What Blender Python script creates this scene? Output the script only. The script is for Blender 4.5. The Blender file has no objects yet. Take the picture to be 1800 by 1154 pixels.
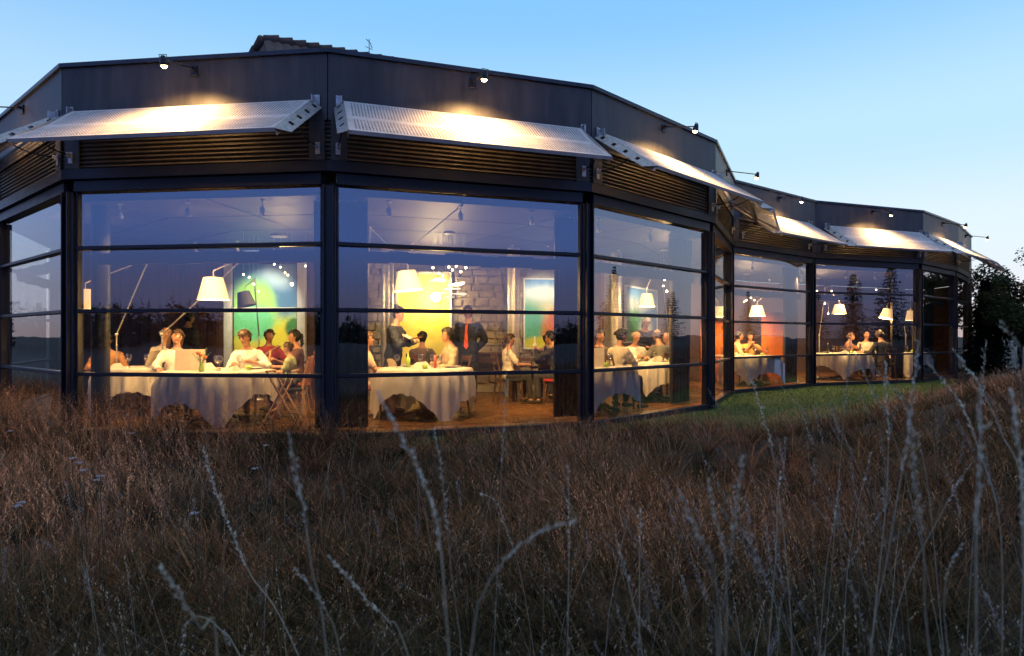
import bpy, bmesh, math, random
import numpy as np
from mathutils import Vector, Matrix, Euler

random.seed(11)
RNG = np.random.default_rng(11)
R = math.radians
SC = bpy.context.scene
COL = SC.collection

# ------------------------------------------------------------------ camera
EYE = 1.25
F_PX = 1100.0                                     # focal length in pixels of an 1800 px wide picture
HORIZON = 591.2
cam_d = bpy.data.cameras.new('camera')
cam = bpy.data.objects.new('camera', cam_d)
COL.objects.link(cam)
cam.location = (0, 0, EYE)
cam.rotation_euler = (R(90), 0, 0)
cam_d.sensor_fit = 'HORIZONTAL'
cam_d.sensor_width = 36.0
cam_d.lens = 36.0 * F_PX / 1800.0
cam_d.shift_y = (HORIZON - 577.0) / 1800.0
cam_d.clip_start = 0.05
cam_d.clip_end = 3000
cam_d.dof.use_dof = True
cam_d.dof.focus_distance = 9.0
cam_d.dof.aperture_fstop = 3.4
SC.camera = cam

# ------------------------------------------------------------------ dusk sky
SUN_AZ = R(12)          # to the right of the view direction (from +Y towards +X)
SUN_EL = R(1.2)
world = bpy.data.worlds.new('World')
SC.world = world
world.use_nodes = True
wn, wl = world.node_tree.nodes, world.node_tree.links
wn.clear()
w_out = wn.new('ShaderNodeOutputWorld')
w_bg = wn.new('ShaderNodeBackground')
sky = wn.new('ShaderNodeTexSky')
sky.sky_type = 'NISHITA'
sky.sun_disc = False
sky.sun_elevation = SUN_EL
sky.sun_rotation = SUN_AZ
sky.altitude = 900
sky.air_density = 1.0
sky.dust_density = 0.3
sky.ozone_density = 2.4
w_co = wn.new('ShaderNodeTexCoord')
w_sep = wn.new('ShaderNodeSeparateXYZ')
wl.new(w_co.outputs['Generated'], w_sep.inputs[0])
# the twilight arch: how far the direction is turned towards the set sun (-1 .. 1)
w_dot = wn.new('ShaderNodeVectorMath'); w_dot.operation = 'DOT_PRODUCT'
w_dot.inputs[1].default_value = (math.sin(SUN_AZ), math.cos(SUN_AZ), 0)
wl.new(w_co.outputs['Generated'], w_dot.inputs[0])
w_rng = wn.new('ShaderNodeMapRange')
w_rng.inputs[1].default_value = -1.0; w_rng.inputs[2].default_value = 1.0
wl.new(w_dot.outputs['Value'], w_rng.inputs[0])
def ramp(stops, src):
    r = wn.new('ShaderNodeValToRGB')
    r.color_ramp.interpolation = 'EASE'
    el = r.color_ramp.elements
    while len(el) < len(stops): el.new(0.5)
    for e, (p, c) in zip(el, stops):
        e.position = p; e.color = (*c, 1)
    wl.new(src, r.inputs[0])
    return r
# sky towards the afterglow, and away from it, each by height above the horizon
r_glow = ramp([(0.0, (.94, .78, .80)), (.045, (.90, .91, .99)), (.13, (.84, .98, 1.06)), (.27, (.58, .88, 1.08)), (.47, (.27, .63, 1.06)), (1.0, (.37, .47, .64))], w_sep.outputs['Z'])
r_dark = ramp([(0.0, (.12, .13, .22)), (.05, (.18, .21, .48)), (.16, (.17, .33, 1.0)), (.45, (.22, .36, .86)), (1.0, (.37, .47, .64))], w_sep.outputs['Z'])
r_az = ramp([(0.0, (0, 0, 0)), (.45, (.05, .05, .05)), (.66, (.42, .42, .42)), (.79, (.88, .88, .88)), (.90, (1, 1, 1))], w_rng.outputs[0])
w_mix = wn.new('ShaderNodeMix'); w_mix.data_type = 'RGBA'
wl.new(r_az.outputs['Color'], w_mix.inputs['Factor'])
wl.new(r_dark.outputs['Color'], w_mix.inputs[6])
wl.new(r_glow.outputs['Color'], w_mix.inputs[7])
w_sky = wn.new('ShaderNodeVectorMath'); w_sky.operation = 'SCALE'
w_sky.inputs['Scale'].default_value = 0.02
wl.new(sky.outputs[0], w_sky.inputs[0])
w_add = wn.new('ShaderNodeVectorMath'); w_add.operation = 'ADD'
w_tint = wn.new('ShaderNodeVectorMath'); w_tint.operation = 'SCALE'
w_tint.inputs['Scale'].default_value = 0.93
wl.new(w_mix.outputs[2], w_tint.inputs[0])
wl.new(w_tint.outputs[0], w_add.inputs[0])
wl.new(w_sky.outputs[0], w_add.inputs[1])
wl.new(w_add.outputs[0], w_bg.inputs['Color'])
w_bg.inputs['Strength'].default_value = 1.0
wl.new(w_bg.outputs[0], w_out.inputs['Surface'])

sun_d = bpy.data.lights.new('sun', 'SUN')
sun = bpy.data.objects.new('sun', sun_d)
COL.objects.link(sun)
sun_d.energy = 0.04                                # the sun has set: only its last warm trace
sun_d.angle = R(12)
sun_d.color = (1, .78, .68)
sun.rotation_euler = Vector((math.sin(SUN_AZ) * math.cos(SUN_EL), math.cos(SUN_AZ) * math.cos(SUN_EL), math.sin(SUN_EL))).to_track_quat('Z', 'Y').to_euler()

SC.view_settings.view_transform = 'Standard'
SC.view_settings.look = 'None'
SC.view_settings.exposure = 0.0
SC.view_settings.gamma = 1.0
SC.view_settings.use_curve_mapping = False
SC.render.engine = 'CYCLES'
SC.cycles.use_denoising = True
SC.cycles.use_adaptive_sampling = True
SC.cycles.adaptive_threshold = 0.03
SC.cycles.max_bounces = 6
SC.cycles.transparent_max_bounces = 14
SC.cycles.glossy_bounces = 3
SC.cycles.diffuse_bounces = 2
SC.cycles.transmission_bounces = 3
SC.cycles.sample_clamp_indirect = 6.0
SC.cycles.caustics_reflective = False
SC.cycles.caustics_refractive = False

# ------------------------------------------------------------------ helpers
def at(px, py, depth):
    """a point of the place seen at a photograph pixel, at a given distance"""
    return Vector(((px - 900.0) / F_PX * depth, depth, EYE + (HORIZON - py) / F_PX * depth))

def smooth01(a, b, t):
    if a == b: return 0.0 if t < a else 1.0
    k = min(1.0, max(0.0, (t - a) / (b - a)))
    return k * k * (3 - 2 * k)

class MB:
    """collects shapes into one mesh"""
    def __init__(s): s.v, s.f, s.mi = [], [], []
    def add(s, vs, fs, M=None, mi=0):
        o = len(s.v)
        s.v += [tuple(M @ Vector(p)) for p in vs] if M is not None else [tuple(p) for p in vs]
        s.f += [tuple(i + o for i in f) for f in fs]
        s.mi += [mi] * len(fs)
        return s
    def box(s, c, d, M=None, mi=0, bev=0.0):
        x, y, z = (k / 2 for k in d)
        T = Matrix.Translation(c)
        if M is not None: T = M @ T
        if bev <= 0 or bev >= min(x, y, z):
            vs = [(sx * x, sy * y, sz * z) for sx in (-1, 1) for sy in (-1, 1) for sz in (-1, 1)]
            fs = [(0, 1, 3, 2), (4, 6, 7, 5), (0, 4, 5, 1), (2, 3, 7, 6), (0, 2, 6, 4), (1, 5, 7, 3)]
            return s.add(vs, fs, T, mi)
        bm = bmesh.new()
        bmesh.ops.create_cube(bm, size=1)
        for v in bm.verts: v.co = Vector((v.co.x * 2 * x, v.co.y * 2 * y, v.co.z * 2 * z))
        bmesh.ops.bevel(bm, geom=bm.edges[:], offset=bev, segments=1, affect='EDGES')
        bm.verts.index_update()
        s.add([v.co[:] for v in bm.verts], [[v.index for v in f.verts] for f in bm.faces], T, mi)
        bm.free()
        return s
    def tube(s, pts, r, n=8, M=None, mi=0, caps=True, flat=1.0):
        pts = [Vector(p) for p in pts]
        rs = r if isinstance(r, (list, tuple)) else [r] * len(pts)
        vs, fs = [], []
        up = None
        for i, p in enumerate(pts):
            t = (pts[min(i + 1, len(pts) - 1)] - pts[max(i - 1, 0)])
            t = t.normalized() if t.length > 1e-9 else Vector((0, 0, 1))
            if up is None:
                up = Vector((0, 0, 1)) if abs(t.z) < .9 else Vector((1, 0, 0))
            a = t.cross(up)
            if a.length < 1e-6: a = t.orthogonal()
            a.normalize(); b = a.cross(t).normalized(); up = b
            for k in range(n):
                an = 2 * math.pi * k / n
                vs.append(p + a * (math.cos(an) * rs[i]) + b * (math.sin(an) * rs[i] * flat))
        for i in range(len(pts) - 1):
            for k in range(n):
                k2 = (k + 1) % n
                fs.append((i * n + k, i * n + k2, (i + 1) * n + k2, (i + 1) * n + k))
        if caps:
            fs.append(tuple(range(n))[::-1])
            fs.append(tuple((len(pts) - 1) * n + k for k in range(n)))
        return s.add(vs, fs, M, mi)
    def limb(s, pts, rs, n=10, M=None, mi=0):
        """a tube with rounded ends"""
        pts = [Vector(p) for p in pts]; rs = list(rs)
        d0 = (pts[0] - pts[1]).normalized(); d1 = (pts[-1] - pts[-2]).normalized()
        P = [pts[0] + d0 * rs[0] * .95, pts[0] + d0 * rs[0] * .6] + pts + [pts[-1] + d1 * rs[-1] * .6, pts[-1] + d1 * rs[-1] * .95]
        Q = [rs[0] * .3, rs[0] * .8] + rs + [rs[-1] * .8, rs[-1] * .3]
        return s.tube(P, Q, n, M, mi)
    def lathe(s, prof, n=16, M=None, mi=0):
        vs, fs = [], []
        for r, z in prof:
            for k in range(n):
                an = 2 * math.pi * k / n
                vs.append((r * math.cos(an), r * math.sin(an), z))
        for i in range(len(prof) - 1):
            for k in range(n):
                k2 = (k + 1) % n
                fs.append((i * n + k, i * n + k2, (i + 1) * n + k2, (i + 1) * n + k))
        return s.add(vs, fs, M, mi)
    def disc(s, r, z=0, n=16, M=None, mi=0):
        return s.add([(r * math.cos(2 * math.pi * k / n), r * math.sin(2 * math.pi * k / n), z) for k in range(n)], [tuple(range(n))], M, mi)
    def prism(s, poly, z0, z1, M=None, mi=0):
        n = len(poly)
        vs = [(x, y, z0) for x, y in poly] + [(x, y, z1) for x, y in poly]
        fs = [tuple(range(n))[::-1], tuple(range(n, 2 * n))] + [(k, (k + 1) % n, n + (k + 1) % n, n + k) for k in range(n)]
        return s.add(vs, fs, M, mi)
    def sphere(s, c, r, nu=12, nv=8, M=None, mi=0):
        rx, ry, rz = r if isinstance(r, (tuple, list)) else (r, r, r)
        vs = [(c[0], c[1], c[2] - rz)]
        for j in range(1, nv):
            t = math.pi * j / nv - math.pi / 2
            for k in range(nu):
                a = 2 * math.pi * k / nu
                vs.append((c[0] + rx * math.cos(t) * math.cos(a), c[1] + ry * math.cos(t) * math.sin(a), c[2] + rz * math.sin(t)))
        vs.append((c[0], c[1], c[2] + rz))
        fs = [(0, 1 + (k + 1) % nu, 1 + k) for k in range(nu)]
        for j in range(nv - 2):
            for k in range(nu):
                a, b = 1 + j * nu + k, 1 + j * nu + (k + 1) % nu
                fs.append((a, b, b + nu, a + nu))
        t = len(vs) - 1
        fs += [(1 + (nv - 2) * nu + k, 1 + (nv - 2) * nu + (k + 1) % nu, t) for k in range(nu)]
        return s.add(vs, fs, M, mi)
    def plate(s, xs, ys, solid, thick, M=None, mi=0):
        """a sheet on the grid xs, ys with cells left out as holes"""
        nx, ny = len(xs) - 1, len(ys) - 1
        ok = [[solid(i, j) for j in range(ny)] for i in range(nx)]
        idx, vs, fs = {}, [], []
        def vid(i, j, k):
            key = (i, j, k)
            if key not in idx:
                idx[key] = len(vs); vs.append((xs[i], ys[j], 0.0 if k == 0 else -thick))
            return idx[key]
        for i in range(nx):
            for j in range(ny):
                if not ok[i][j]: continue
                fs.append((vid(i, j, 0), vid(i + 1, j, 0), vid(i + 1, j + 1, 0), vid(i, j + 1, 0)))
                if thick > 0:
                    fs.append((vid(i, j, 1), vid(i, j + 1, 1), vid(i + 1, j + 1, 1), vid(i + 1, j, 1)))
                    for (di, dj, a, b) in ((-1, 0, (i, j), (i, j + 1)), (1, 0, (i + 1, j + 1), (i + 1, j)), (0, -1, (i + 1, j), (i, j)), (0, 1, (i, j + 1), (i + 1, j + 1))):
                        ii, jj = i + di, j + dj
                        if not (0 <= ii < nx and 0 <= jj < ny and ok[ii][jj]):
                            fs.append((vid(*a, 0), vid(*b, 0), vid(*b, 1), vid(*a, 1))[::-1])
        return s.add(vs, fs, M, mi)
    def mesh(s, name, mats, smooth=False, origin=None):
        me = bpy.data.meshes.new(name)
        if origin is not None:
            ox, oy, oz = origin
            vs = [(x - ox, y - oy, z - oz) for x, y, z in s.v]
        else: vs = s.v
        me.from_pydata(vs, [], s.f)
        for m in (mats if isinstance(mats, (list, tuple)) else [mats]): me.materials.append(m)
        if any(s.mi): me.polygons.foreach_set('material_index', s.mi)
        if smooth: me.polygons.foreach_set('use_smooth', [True] * len(me.polygons))
        me.update()
        return me
    def build(s, name, mats, parent=None, smooth=False, world=False):
        """world=True: the shapes are in world coordinates, the parent stands unrotated at its location"""
        o = bpy.data.objects.new(name, s.mesh(name, mats, smooth, parent.location if (world and parent is not None and parent.parent is None) else (parent.parent.location if (world and parent is not None) else None)))
        COL.objects.link(o)
        if parent is not None: o.parent = parent
        return o

def tag(o, label=None, cat=None, group=None, kind=None):
    if label: o['label'] = label
    if cat: o['category'] = cat
    if group: o['group'] = group
    if kind: o['kind'] = kind
    return o

def thing(name, label, cat, loc=(0, 0, 0), rz=0.0, group=None):
    o = bpy.data.objects.new(name, None)
    o.empty_display_size = .1
    COL.objects.link(o)
    o.location = loc; o.rotation_euler = (0, 0, rz)
    return tag(o, label, cat, group)

def lamp(name, kind, loc, power, color, parent=None, radius=.03, target=None, size=None, blend=.5):
    d = bpy.data.lights.new(name, kind)
    d.energy = power; d.color = color; d.shadow_soft_size = radius
    o = bpy.data.objects.new(name, d); COL.objects.link(o)
    o.location = loc
    if kind == 'SPOT': d.spot_size = size; d.spot_blend = blend
    if target is not None:
        o.rotation_euler = (Vector(loc) - Vector(target)).to_track_quat('Z', 'Y').to_euler()
    if parent is not None: o.parent = parent
    return o

# ------------------------------------------------------------------ materials
def mat(name, c, rough=.55, metal=0.0, var=.18, scale=6.0, bump=0.0, bscale=60.0, emit=None, estr=0.0, spec=.5, stretch=None, c2=None, trans=0.0, per_object=0.0, sss=0.0):
    m = bpy.data.materials.new(name); m.use_nodes = True
    n, l = m.node_tree.nodes, m.node_tree.links
    b = n['Principled BSDF']
    b.inputs['Roughness'].default_value = rough
    b.inputs['Metallic'].default_value = metal
    b.inputs['Specular IOR Level'].default_value = spec
    if trans: b.inputs['Transmission Weight'].default_value = trans
    if sss:
        b.inputs['Subsurface Weight'].default_value = sss
        b.inputs['Subsurface Radius'].default_value = (.02, .008, .004)
    co = n.new('ShaderNodeTexCoord')
    src = co.outputs['Object']
    if stretch:
        mp = n.new('ShaderNodeMapping'); mp.inputs['Scale'].default_value = stretch
        l.new(src, mp.inputs['Vector']); src = mp.outputs['Vector']
    nz = n.new('ShaderNodeTexNoise')
    nz.inputs['Scale'].default_value = scale; nz.inputs['Detail'].default_value = 6; nz.inputs['Roughness'].default_value = .6
    l.new(src, nz.inputs['Vector'])
    rp = n.new('ShaderNodeValToRGB')
    lo = tuple(max(0, k * (1 - var)) for k in c); hi = tuple(min(1, k * (1 + var)) for k in (c2 or c))
    rp.color_ramp.elements[0].position = .3; rp.color_ramp.elements[1].position = .7
    rp.color_ramp.elements[0].color = (*lo, 1); rp.color_ramp.elements[1].color = (*hi, 1)
    l.new(nz.outputs['Fac'], rp.inputs[0])
    out = rp.outputs['Color']
    if per_object:
        oi = n.new('ShaderNodeObjectInfo')
        mr = n.new('ShaderNodeMapRange'); mr.inputs[3].default_value = 1 - per_object; mr.inputs[4].default_value = 1 + per_object
        l.new(oi.outputs['Random'], mr.inputs[0])
        sc = n.new('ShaderNodeVectorMath'); sc.operation = 'SCALE'
        l.new(out, sc.inputs[0]); l.new(mr.outputs[0], sc.inputs['Scale'])
        out = sc.outputs[0]
    l.new(out, b.inputs['Base Color'])
    rr = n.new('ShaderNodeMapRange'); rr.inputs[3].default_value = max(0, rough - .1); rr.inputs[4].default_value = min(1, rough + .1)
    l.new(nz.outputs['Fac'], rr.inputs[0]); l.new(rr.outputs[0], b.inputs['Roughness'])
    if bump:
        n2 = n.new('ShaderNodeTexNoise'); n2.inputs['Scale'].default_value = bscale; n2.inputs['Detail'].default_value = 5
        l.new(src, n2.inputs['Vector'])
        bp = n.new('ShaderNodeBump'); bp.inputs['Strength'].default_value = bump; bp.inputs['Distance'].default_value = .01
        l.new(n2.outputs['Fac'], bp.inputs['Height']); l.new(bp.outputs[0], b.inputs['Normal'])
    if emit:
        b.inputs['Emission Color'].default_value = (*emit, 1); b.inputs['Emission Strength'].default_value = estr
    return m

def glass_mat(name, tint, f0, rough=0.0, dark=0.0):
    """thin glazing: clear or mirror-like by the angle of view (Schlick)"""
    m = bpy.data.materials.new(name); m.use_nodes = True
    n, l = m.node_tree.nodes, m.node_tree.links
    n.remove(n['Principled BSDF'])
    out = n['Material Output']
    g = n.new('ShaderNodeNewGeometry')
    d = n.new('ShaderNodeVectorMath'); d.operation = 'DOT_PRODUCT'
    l.new(g.outputs['Incoming'], d.inputs[0]); l.new(g.outputs['Normal'], d.inputs[1])
    a = n.new('ShaderNodeMath'); a.operation = 'ABSOLUTE'; l.new(d.outputs['Value'], a.inputs[0])
    s = n.new('ShaderNodeMath'); s.operation = 'SUBTRACT'; s.inputs[0].default_value = 1; l.new(a.outputs[0], s.inputs[1])
    p = n.new('ShaderNodeMath'); p.operation = 'POWER'; p.inputs[1].default_value = 4.0; l.new(s.outputs[0], p.inputs[0])
    mu = n.new('ShaderNodeMath'); mu.operation = 'MULTIPLY_ADD'; mu.inputs[1].default_value = 1 - f0; mu.inputs[2].default_value = f0
    l.new(p.outputs[0], mu.inputs[0])
    tr = n.new('ShaderNodeBsdfTransparent'); tr.inputs['Color'].default_value = (*tint, 1)
    gl = n.new('ShaderNodeBsdfGlossy'); gl.inputs['Roughness'].default_value = rough
    if name == 'window_glass':                    # float glass is never quite flat
        co = n.new('ShaderNodeTexCoord'); nz = n.new('ShaderNodeTexNoise'); nz.inputs['Scale'].default_value = 1.1; nz.inputs['Detail'].default_value = 1.5
        bp = n.new('ShaderNodeBump'); bp.inputs['Strength'].default_value = .12; bp.inputs['Distance'].default_value = .03
        l.new(co.outputs['Object'], nz.inputs['Vector']); l.new(nz.outputs['Fac'], bp.inputs['Height']); l.new(bp.outputs[0], gl.inputs['Normal'])
    mx = n.new('ShaderNodeMixShader')
    l.new(mu.outputs[0], mx.inputs[0]); l.new(tr.outputs[0], mx.inputs[1]); l.new(gl.outputs[0], mx.inputs[2])
    l.new(mx.outputs[0], out.inputs['Surface'])
    return m

def leaf_mat(name, attr='tint', rough=.7, trans=.25):
    """foliage coloured leaf by leaf through a point attribute"""
    m = bpy.data.materials.new(name); m.use_nodes = True
    n, l = m.node_tree.nodes, m.node_tree.links
    b = n['Principled BSDF']
    a = n.new('ShaderNodeAttribute'); a.attribute_name = attr
    nz = n.new('ShaderNodeTexNoise'); nz.inputs['Scale'].default_value = 1.3; nz.inputs['Detail'].default_value = 3
    co = n.new('ShaderNodeTexCoord'); l.new(co.outputs['Object'], nz.inputs['Vector'])
    mr = n.new('ShaderNodeMapRange'); mr.inputs[3].default_value = .7; mr.inputs[4].default_value = 1.3
    l.new(nz.outputs['Fac'], mr.inputs[0])
    sc = n.new('ShaderNodeVectorMath'); sc.operation = 'SCALE'
    l.new(a.outputs['Color'], sc.inputs[0]); l.new(mr.outputs[0], sc.inputs['Scale'])
    l.new(sc.outputs[0], b.inputs['Base Color'])
    b.inputs['Roughness'].default_value = rough
    b.inputs['Specular IOR Level'].default_value = .2
    if not trans: return m
    tl = n.new('ShaderNodeBsdfTranslucent'); l.new(sc.outputs[0], tl.inputs['Color'])
    mx = n.new('ShaderNodeMixShader'); mx.inputs[0].default_value = trans
    l.new(b.outputs[0], mx.inputs[1]); l.new(tl.outputs[0], mx.inputs[2])
    l.new(mx.outputs[0], n['Material Output'].inputs['Surface'])
    return m

M_ = {}
M_['steel_dark'] = mat('dark_painted_steel', (.008, .009, .014), .42, .0, .25, 5, .05, 90)
M_['panel'] = mat('navy_sheet_panel', (.055, .050, .046), .50, .0, .55, 2.2, .15, 12, spec=.5, stretch=(2.2, 2.2, .35))
M_['corrug'] = mat('corrugated_dark_metal', (.092, .073, .050), .45, .2, .3, 3.0, .1, 30)
M_['cap'] = mat('zinc_flashing', (.05, .055, .065), .35, .7, .25, 6)
M_['alu'] = mat('perforated_aluminium', (.70, .66, .60), .66, .25, .14, 5, .08, 50)
M_['galv'] = mat('galvanised_steel', (.50, .49, .47), .45, .75, .25, 20, .1, 80)
M_['glass'] = glass_mat('window_glass', (.85, .87, .87), .31)
M_['glass_ware'] = glass_mat('table_glass', (.93, .93, .93), .26)
M_['roof_felt'] = mat('roof_felt', (.05, .05, .055), .9, 0, .3, 3)
M_['ceiling'] = mat('ceiling_panel', (.032, .030, .031), .55, 0, .08, 2, .03, 80)
M_['floor'] = mat('oak_floor', (.14, .066, .026), .28, 0, .35, 3, .06, 60, stretch=(1, 6, 1))
M_['stone'] = mat('granite_stone', (.33, .265, .205), .85, 0, .25, 9, .4, 45, per_object=.14)
M_['mortar'] = mat('lime_mortar', (.40, .35, .29), .95, 0, .15, 20, .4, 80)
M_['wood_dark'] = mat('walnut_wood', (.085, .038, .020), .42, 0, .4, 4, .05, 80, stretch=(6, 6, .6), per_object=.15)
M_['wood_wall'] = mat('brown_timber_board', (.13, .055, .024), .5, 0, .35, 3, .08, 60, stretch=(8, 8, .5), per_object=.25)
M_['wood_light'] = mat('beech_wood', (.46, .27, .13), .45, 0, .2, 5, .04, 60, stretch=(6, 6, .6))
M_['wood_orange'] = mat('orange_veneer', (.58, .17, .045), .42, 0, .18, 3, .04, 60, stretch=(6, 6, .5))
M_['cloth'] = mat('white_linen', (.80, .77, .70), .85, 0, .05, 30, .15, 220)
_n, _l = M_['cloth'].node_tree.nodes, M_['cloth'].node_tree.links            # linen lets some light through
_tr = _n.new('ShaderNodeBsdfTranslucent'); _tr.inputs['Color'].default_value = (.78, .72, .60, 1)
_mx = _n.new('ShaderNodeMixShader'); _mx.inputs[0].default_value = .30
_l.new(_n['Principled BSDF'].outputs[0], _mx.inputs[1]); _l.new(_tr.outputs[0], _mx.inputs[2]); _l.new(_mx.outputs[0], _n['Material Output'].inputs['Surface'])
M_['white'] = mat('white_paint', (.72, .70, .66), .5, 0, .06, 4)
M_['silver'] = mat('brushed_steel_column', (.62, .58, .52), .36, .75, .12, 2, .05, 60, stretch=(1, 1, 8))
M_['black'] = mat('black_fabric', (.012, .012, .014), .85, 0, .3, 20, .1, 120)
M_['curtain'] = mat('dark_curtain_cloth', (.020, .018, .020), .9, 0, .3, 10, .1, 120)
M_['red_cloth'] = mat('red_upholstery', (.30, .018, .020), .8, 0, .2, 12, .1, 120)
M_['rust'] = mat('rust_leather', (.26, .075, .030), .5, 0, .25, 9, .08, 70)
M_['tile'] = mat('clay_roof_tile', (.10, .065, .050), .85, 0, .4, 7, .3, 50, per_object=.2)
M_['shade'] = mat('lamp_shade_paper', (.80, .66, .48), .8, 0, .04, 20, emit=(1, .56, .21), estr=1.0)
M_['shade_off'] = mat('lamp_shade_dim', (.72, .62, .50), .8, 0, .04, 20, emit=(1, .62, .30), estr=.45)
M_['shade_dark'] = mat('lamp_shade_grey', (.10, .10, .10), .8, 0, .1, 20)
M_['bulb'] = mat('glowing_bulb', (1, .9, .7), .5, 0, .01, 3, emit=(1, .74, .40), estr=14)
M_['halogen'] = mat('halogen_lens', (1, .9, .7), .5, 0, .01, 3, emit=(1, .66, .28), estr=30)
M_['green_glass'] = mat('green_glass', (.42, .62, .10), .15, 0, .15, 20, emit=(.5, .75, .1), estr=.05)
M_['bottle'] = mat('dark_bottle', (.020, .022, .012), .12, 0, .2, 8)
M_['menu'] = mat('menu_card', (.80, .68, .48), .75, 0, .08, 12)
M_['china'] = mat('white_china', (.82, .80, .76), .2, 0, .03, 8)
M_['candle'] = mat('candle_wax', (.85, .7, .45), .6, 0, .05, 9, emit=(1, .6, .22), estr=1.6)
M_['leaf'] = leaf_mat('leaf')
M_['grass'] = leaf_mat('meadow_grass', rough=.8, trans=0)
M_['bark'] = mat('bark', (.055, .042, .032), .95, 0, .4, 12, .6, 30)
M_['soil'] = mat('meadow_soil', (.030, .024, .014), .95, 0, .4, 3, .5, 20)
M_['lawn'] = mat('lawn_ground', (.030, .085, .008), .95, 0, .4, 5, .5, 40)
M_['kerb'] = mat('concrete_edge', (.22, .21, .20), .8, 0, .25, 12, .25, 60)
# ================================================================== GROUND
def ground_z(x, y):
    z = -.07 - .36 * smooth01(7.9, 4.4, y)
    x0 = .9 + .31 * y if y < 7.5 else 3.22 + (y - 7.5) * 1.12
    x0 = max(x0, .9)
    b = x - x0
    if b > -1.2:
        s = (b + 1.2) ** 2 / 4.8 if b < 1.2 else b
        z += min(.25 * s, .9 + .15 * math.tanh(s * .1))
    z += .03 * math.sin(x * .9 + y * .7) * smooth01(8, 4, y)
    r = math.hypot(x, y)
    if r > 40: z = z * max(0, 1 - (r - 40) / 60) - .2 * min(1, (r - 40) / 60)
    return z

def axis(lim, fine, step):
    a = list(np.arange(-fine, fine + .001, step))
    k = fine
    while k < lim:
        k *= 1.45; a.append(k); a.insert(0, -k)
    return a
gx, gy = axis(900, 24, .5), [v + 8 for v in axis(900, 22, .5)]
mb = MB()
nx, ny = len(gx), len(gy)
mb.v = [(x, y, ground_z(x, y)) for x in gx for y in gy]
mb.f = [(i * ny + j, (i + 1) * ny + j, (i + 1) * ny + j + 1, i * ny + j + 1) for i in range(nx - 1) for j in range(ny - 1)]
mb.mi = [0] * len(mb.f)
tag(mb.build('ground', M_['soil'], smooth=True), kind='structure')

# ================================================================== THE GLASS PAVILION
CN = {'A2': (-9.95, 17.0), 'A1': (-9.98, 13.67), 'A': (-8.6, 10.56), 'B': (-5.83, 8.30), 'C': (-2.29, 7.86), 'D': (1.06, 8.98),
      'E': (3.58, 11.42), 'F': (4.95, 14.30), 'G': (7.88, 16.50), 'H': (11.55, 17.80), 'I': (14.0, 19.85), 'J': (16.25, 22.35)}
ORDER = ['A2', 'A1', 'A', 'B', 'C', 'D', 'E', 'F', 'G', 'H', 'I', 'J']
PTS = [Vector((*CN[k], 0)) for k in ORDER]
Z_SILL, Z_T3, Z_T2, Z_T1, Z_HEAD, Z_CORR, Z_HINGE, Z_TOP = 0.02, .748, 1.578, 2.408, 3.17, 3.92, 4.16, 4.80
OUT = .13                                        # the fascia stands proud of the glass

def bay(i):
    p, q = PTS[i], PTS[i + 1]
    u = (q - p).normalized(); n = Vector((u.y, -u.x, 0))
    return p, q, u, n, (q - p).length
def offs(i, d):
    """corner i moved out by d along the mitre of its two bays"""
    n0 = bay(max(i - 1, 0))[3]; n1 = bay(min(i, len(PTS) - 2))[3]
    m = (n0 + n1).normalized()
    return PTS[i] + m * (d / max(.5, m.dot(n0)))
def bay_matrix(i, base=None):
    p, q, u, n, L = bay(i)
    o = base if base is not None else p
    return Matrix(((u.x, n.x, 0, o.x), (u.y, n.y, 0, o.y), (0, 0, 1, 0), (0, 0, 0, 1)))   # local: x along, y outward, z up

pav = thing('glass_pavilion', 'long faceted glass restaurant pavilion with dark metal fascia at dusk', 'building', (0, 12, 0))
def wbox(p, q, n, d_in, d_out, z0, z1, mi=0, m=None):
    """a straight bar between plan points p and q, mitred at its ends when p, q are (inner, outer) pairs"""
    (pi, po), (qi, qo) = p, q
    vs = [(pi.x, pi.y, z0), (qi.x, qi.y, z0), (qo.x, qo.y, z0), (po.x, po.y, z0), (pi.x, pi.y, z1), (qi.x, qi.y, z1), (qo.x, qo.y, z1), (po.x, po.y, z1)]
    fs = [(0, 1, 2, 3), (4, 7, 6, 5), (3, 2, 6, 7), (1, 0, 4, 5), (0, 3, 7, 4), (2, 1, 5, 6)]
    m.add(vs, fs, None, mi)

for i, k in enumerate(ORDER):
    if i == 0: continue
    # columns: a box post along the mitre with a thin outer fin
    n0 = bay(max(i - 1, 0))[3]; n1 = bay(min(i, len(PTS) - 2))[3]
    m = (n0 + n1).normalized(); u = Vector((-m.y, m.x, 0))
    T = Matrix(((u.x, m.x, 0, PTS[i].x), (u.y, m.y, 0, PTS[i].y), (0, 0, 1, 0), (0, 0, 0, 1)))
    mb = MB()
    mb.box((0, -.02, 1.53), (.17, .16, 3.22), T, bev=.012)
    mb.box((-.055, .085, 1.53), (.018, .05, 3.22), T)
    mb.box((.055, .085, 1.53), (.018, .05, 3.22), T)
    mb.box((0, .075, -.06), (.22, .10, .10), T, bev=.01)
    mb.build('column', M_['steel_dark'], pav, world=True)

def corrugated(i, m, z0, z1, d_in=0.0, waves=9, amp=.012):
    """horizontal waves between the two mitred corners of bay i"""
    N = waves * 8
    rows = []
    for k in range(N + 1):
        t = k / N
        d = OUT - .035 + amp * math.sin(t * waves * 2 * math.pi - math.pi / 2)
        a, b = offs(i, d), offs(i + 1, d)
        rows.append(((a.x, a.y, z0 + (z1 - z0) * t), (b.x, b.y, z0 + (z1 - z0) * t)))
    vs = [p for r in rows for p in r]
    m.add(vs, [(2 * k, 2 * k + 1, 2 * k + 3, 2 * k + 2) for k in range(N)])

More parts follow.
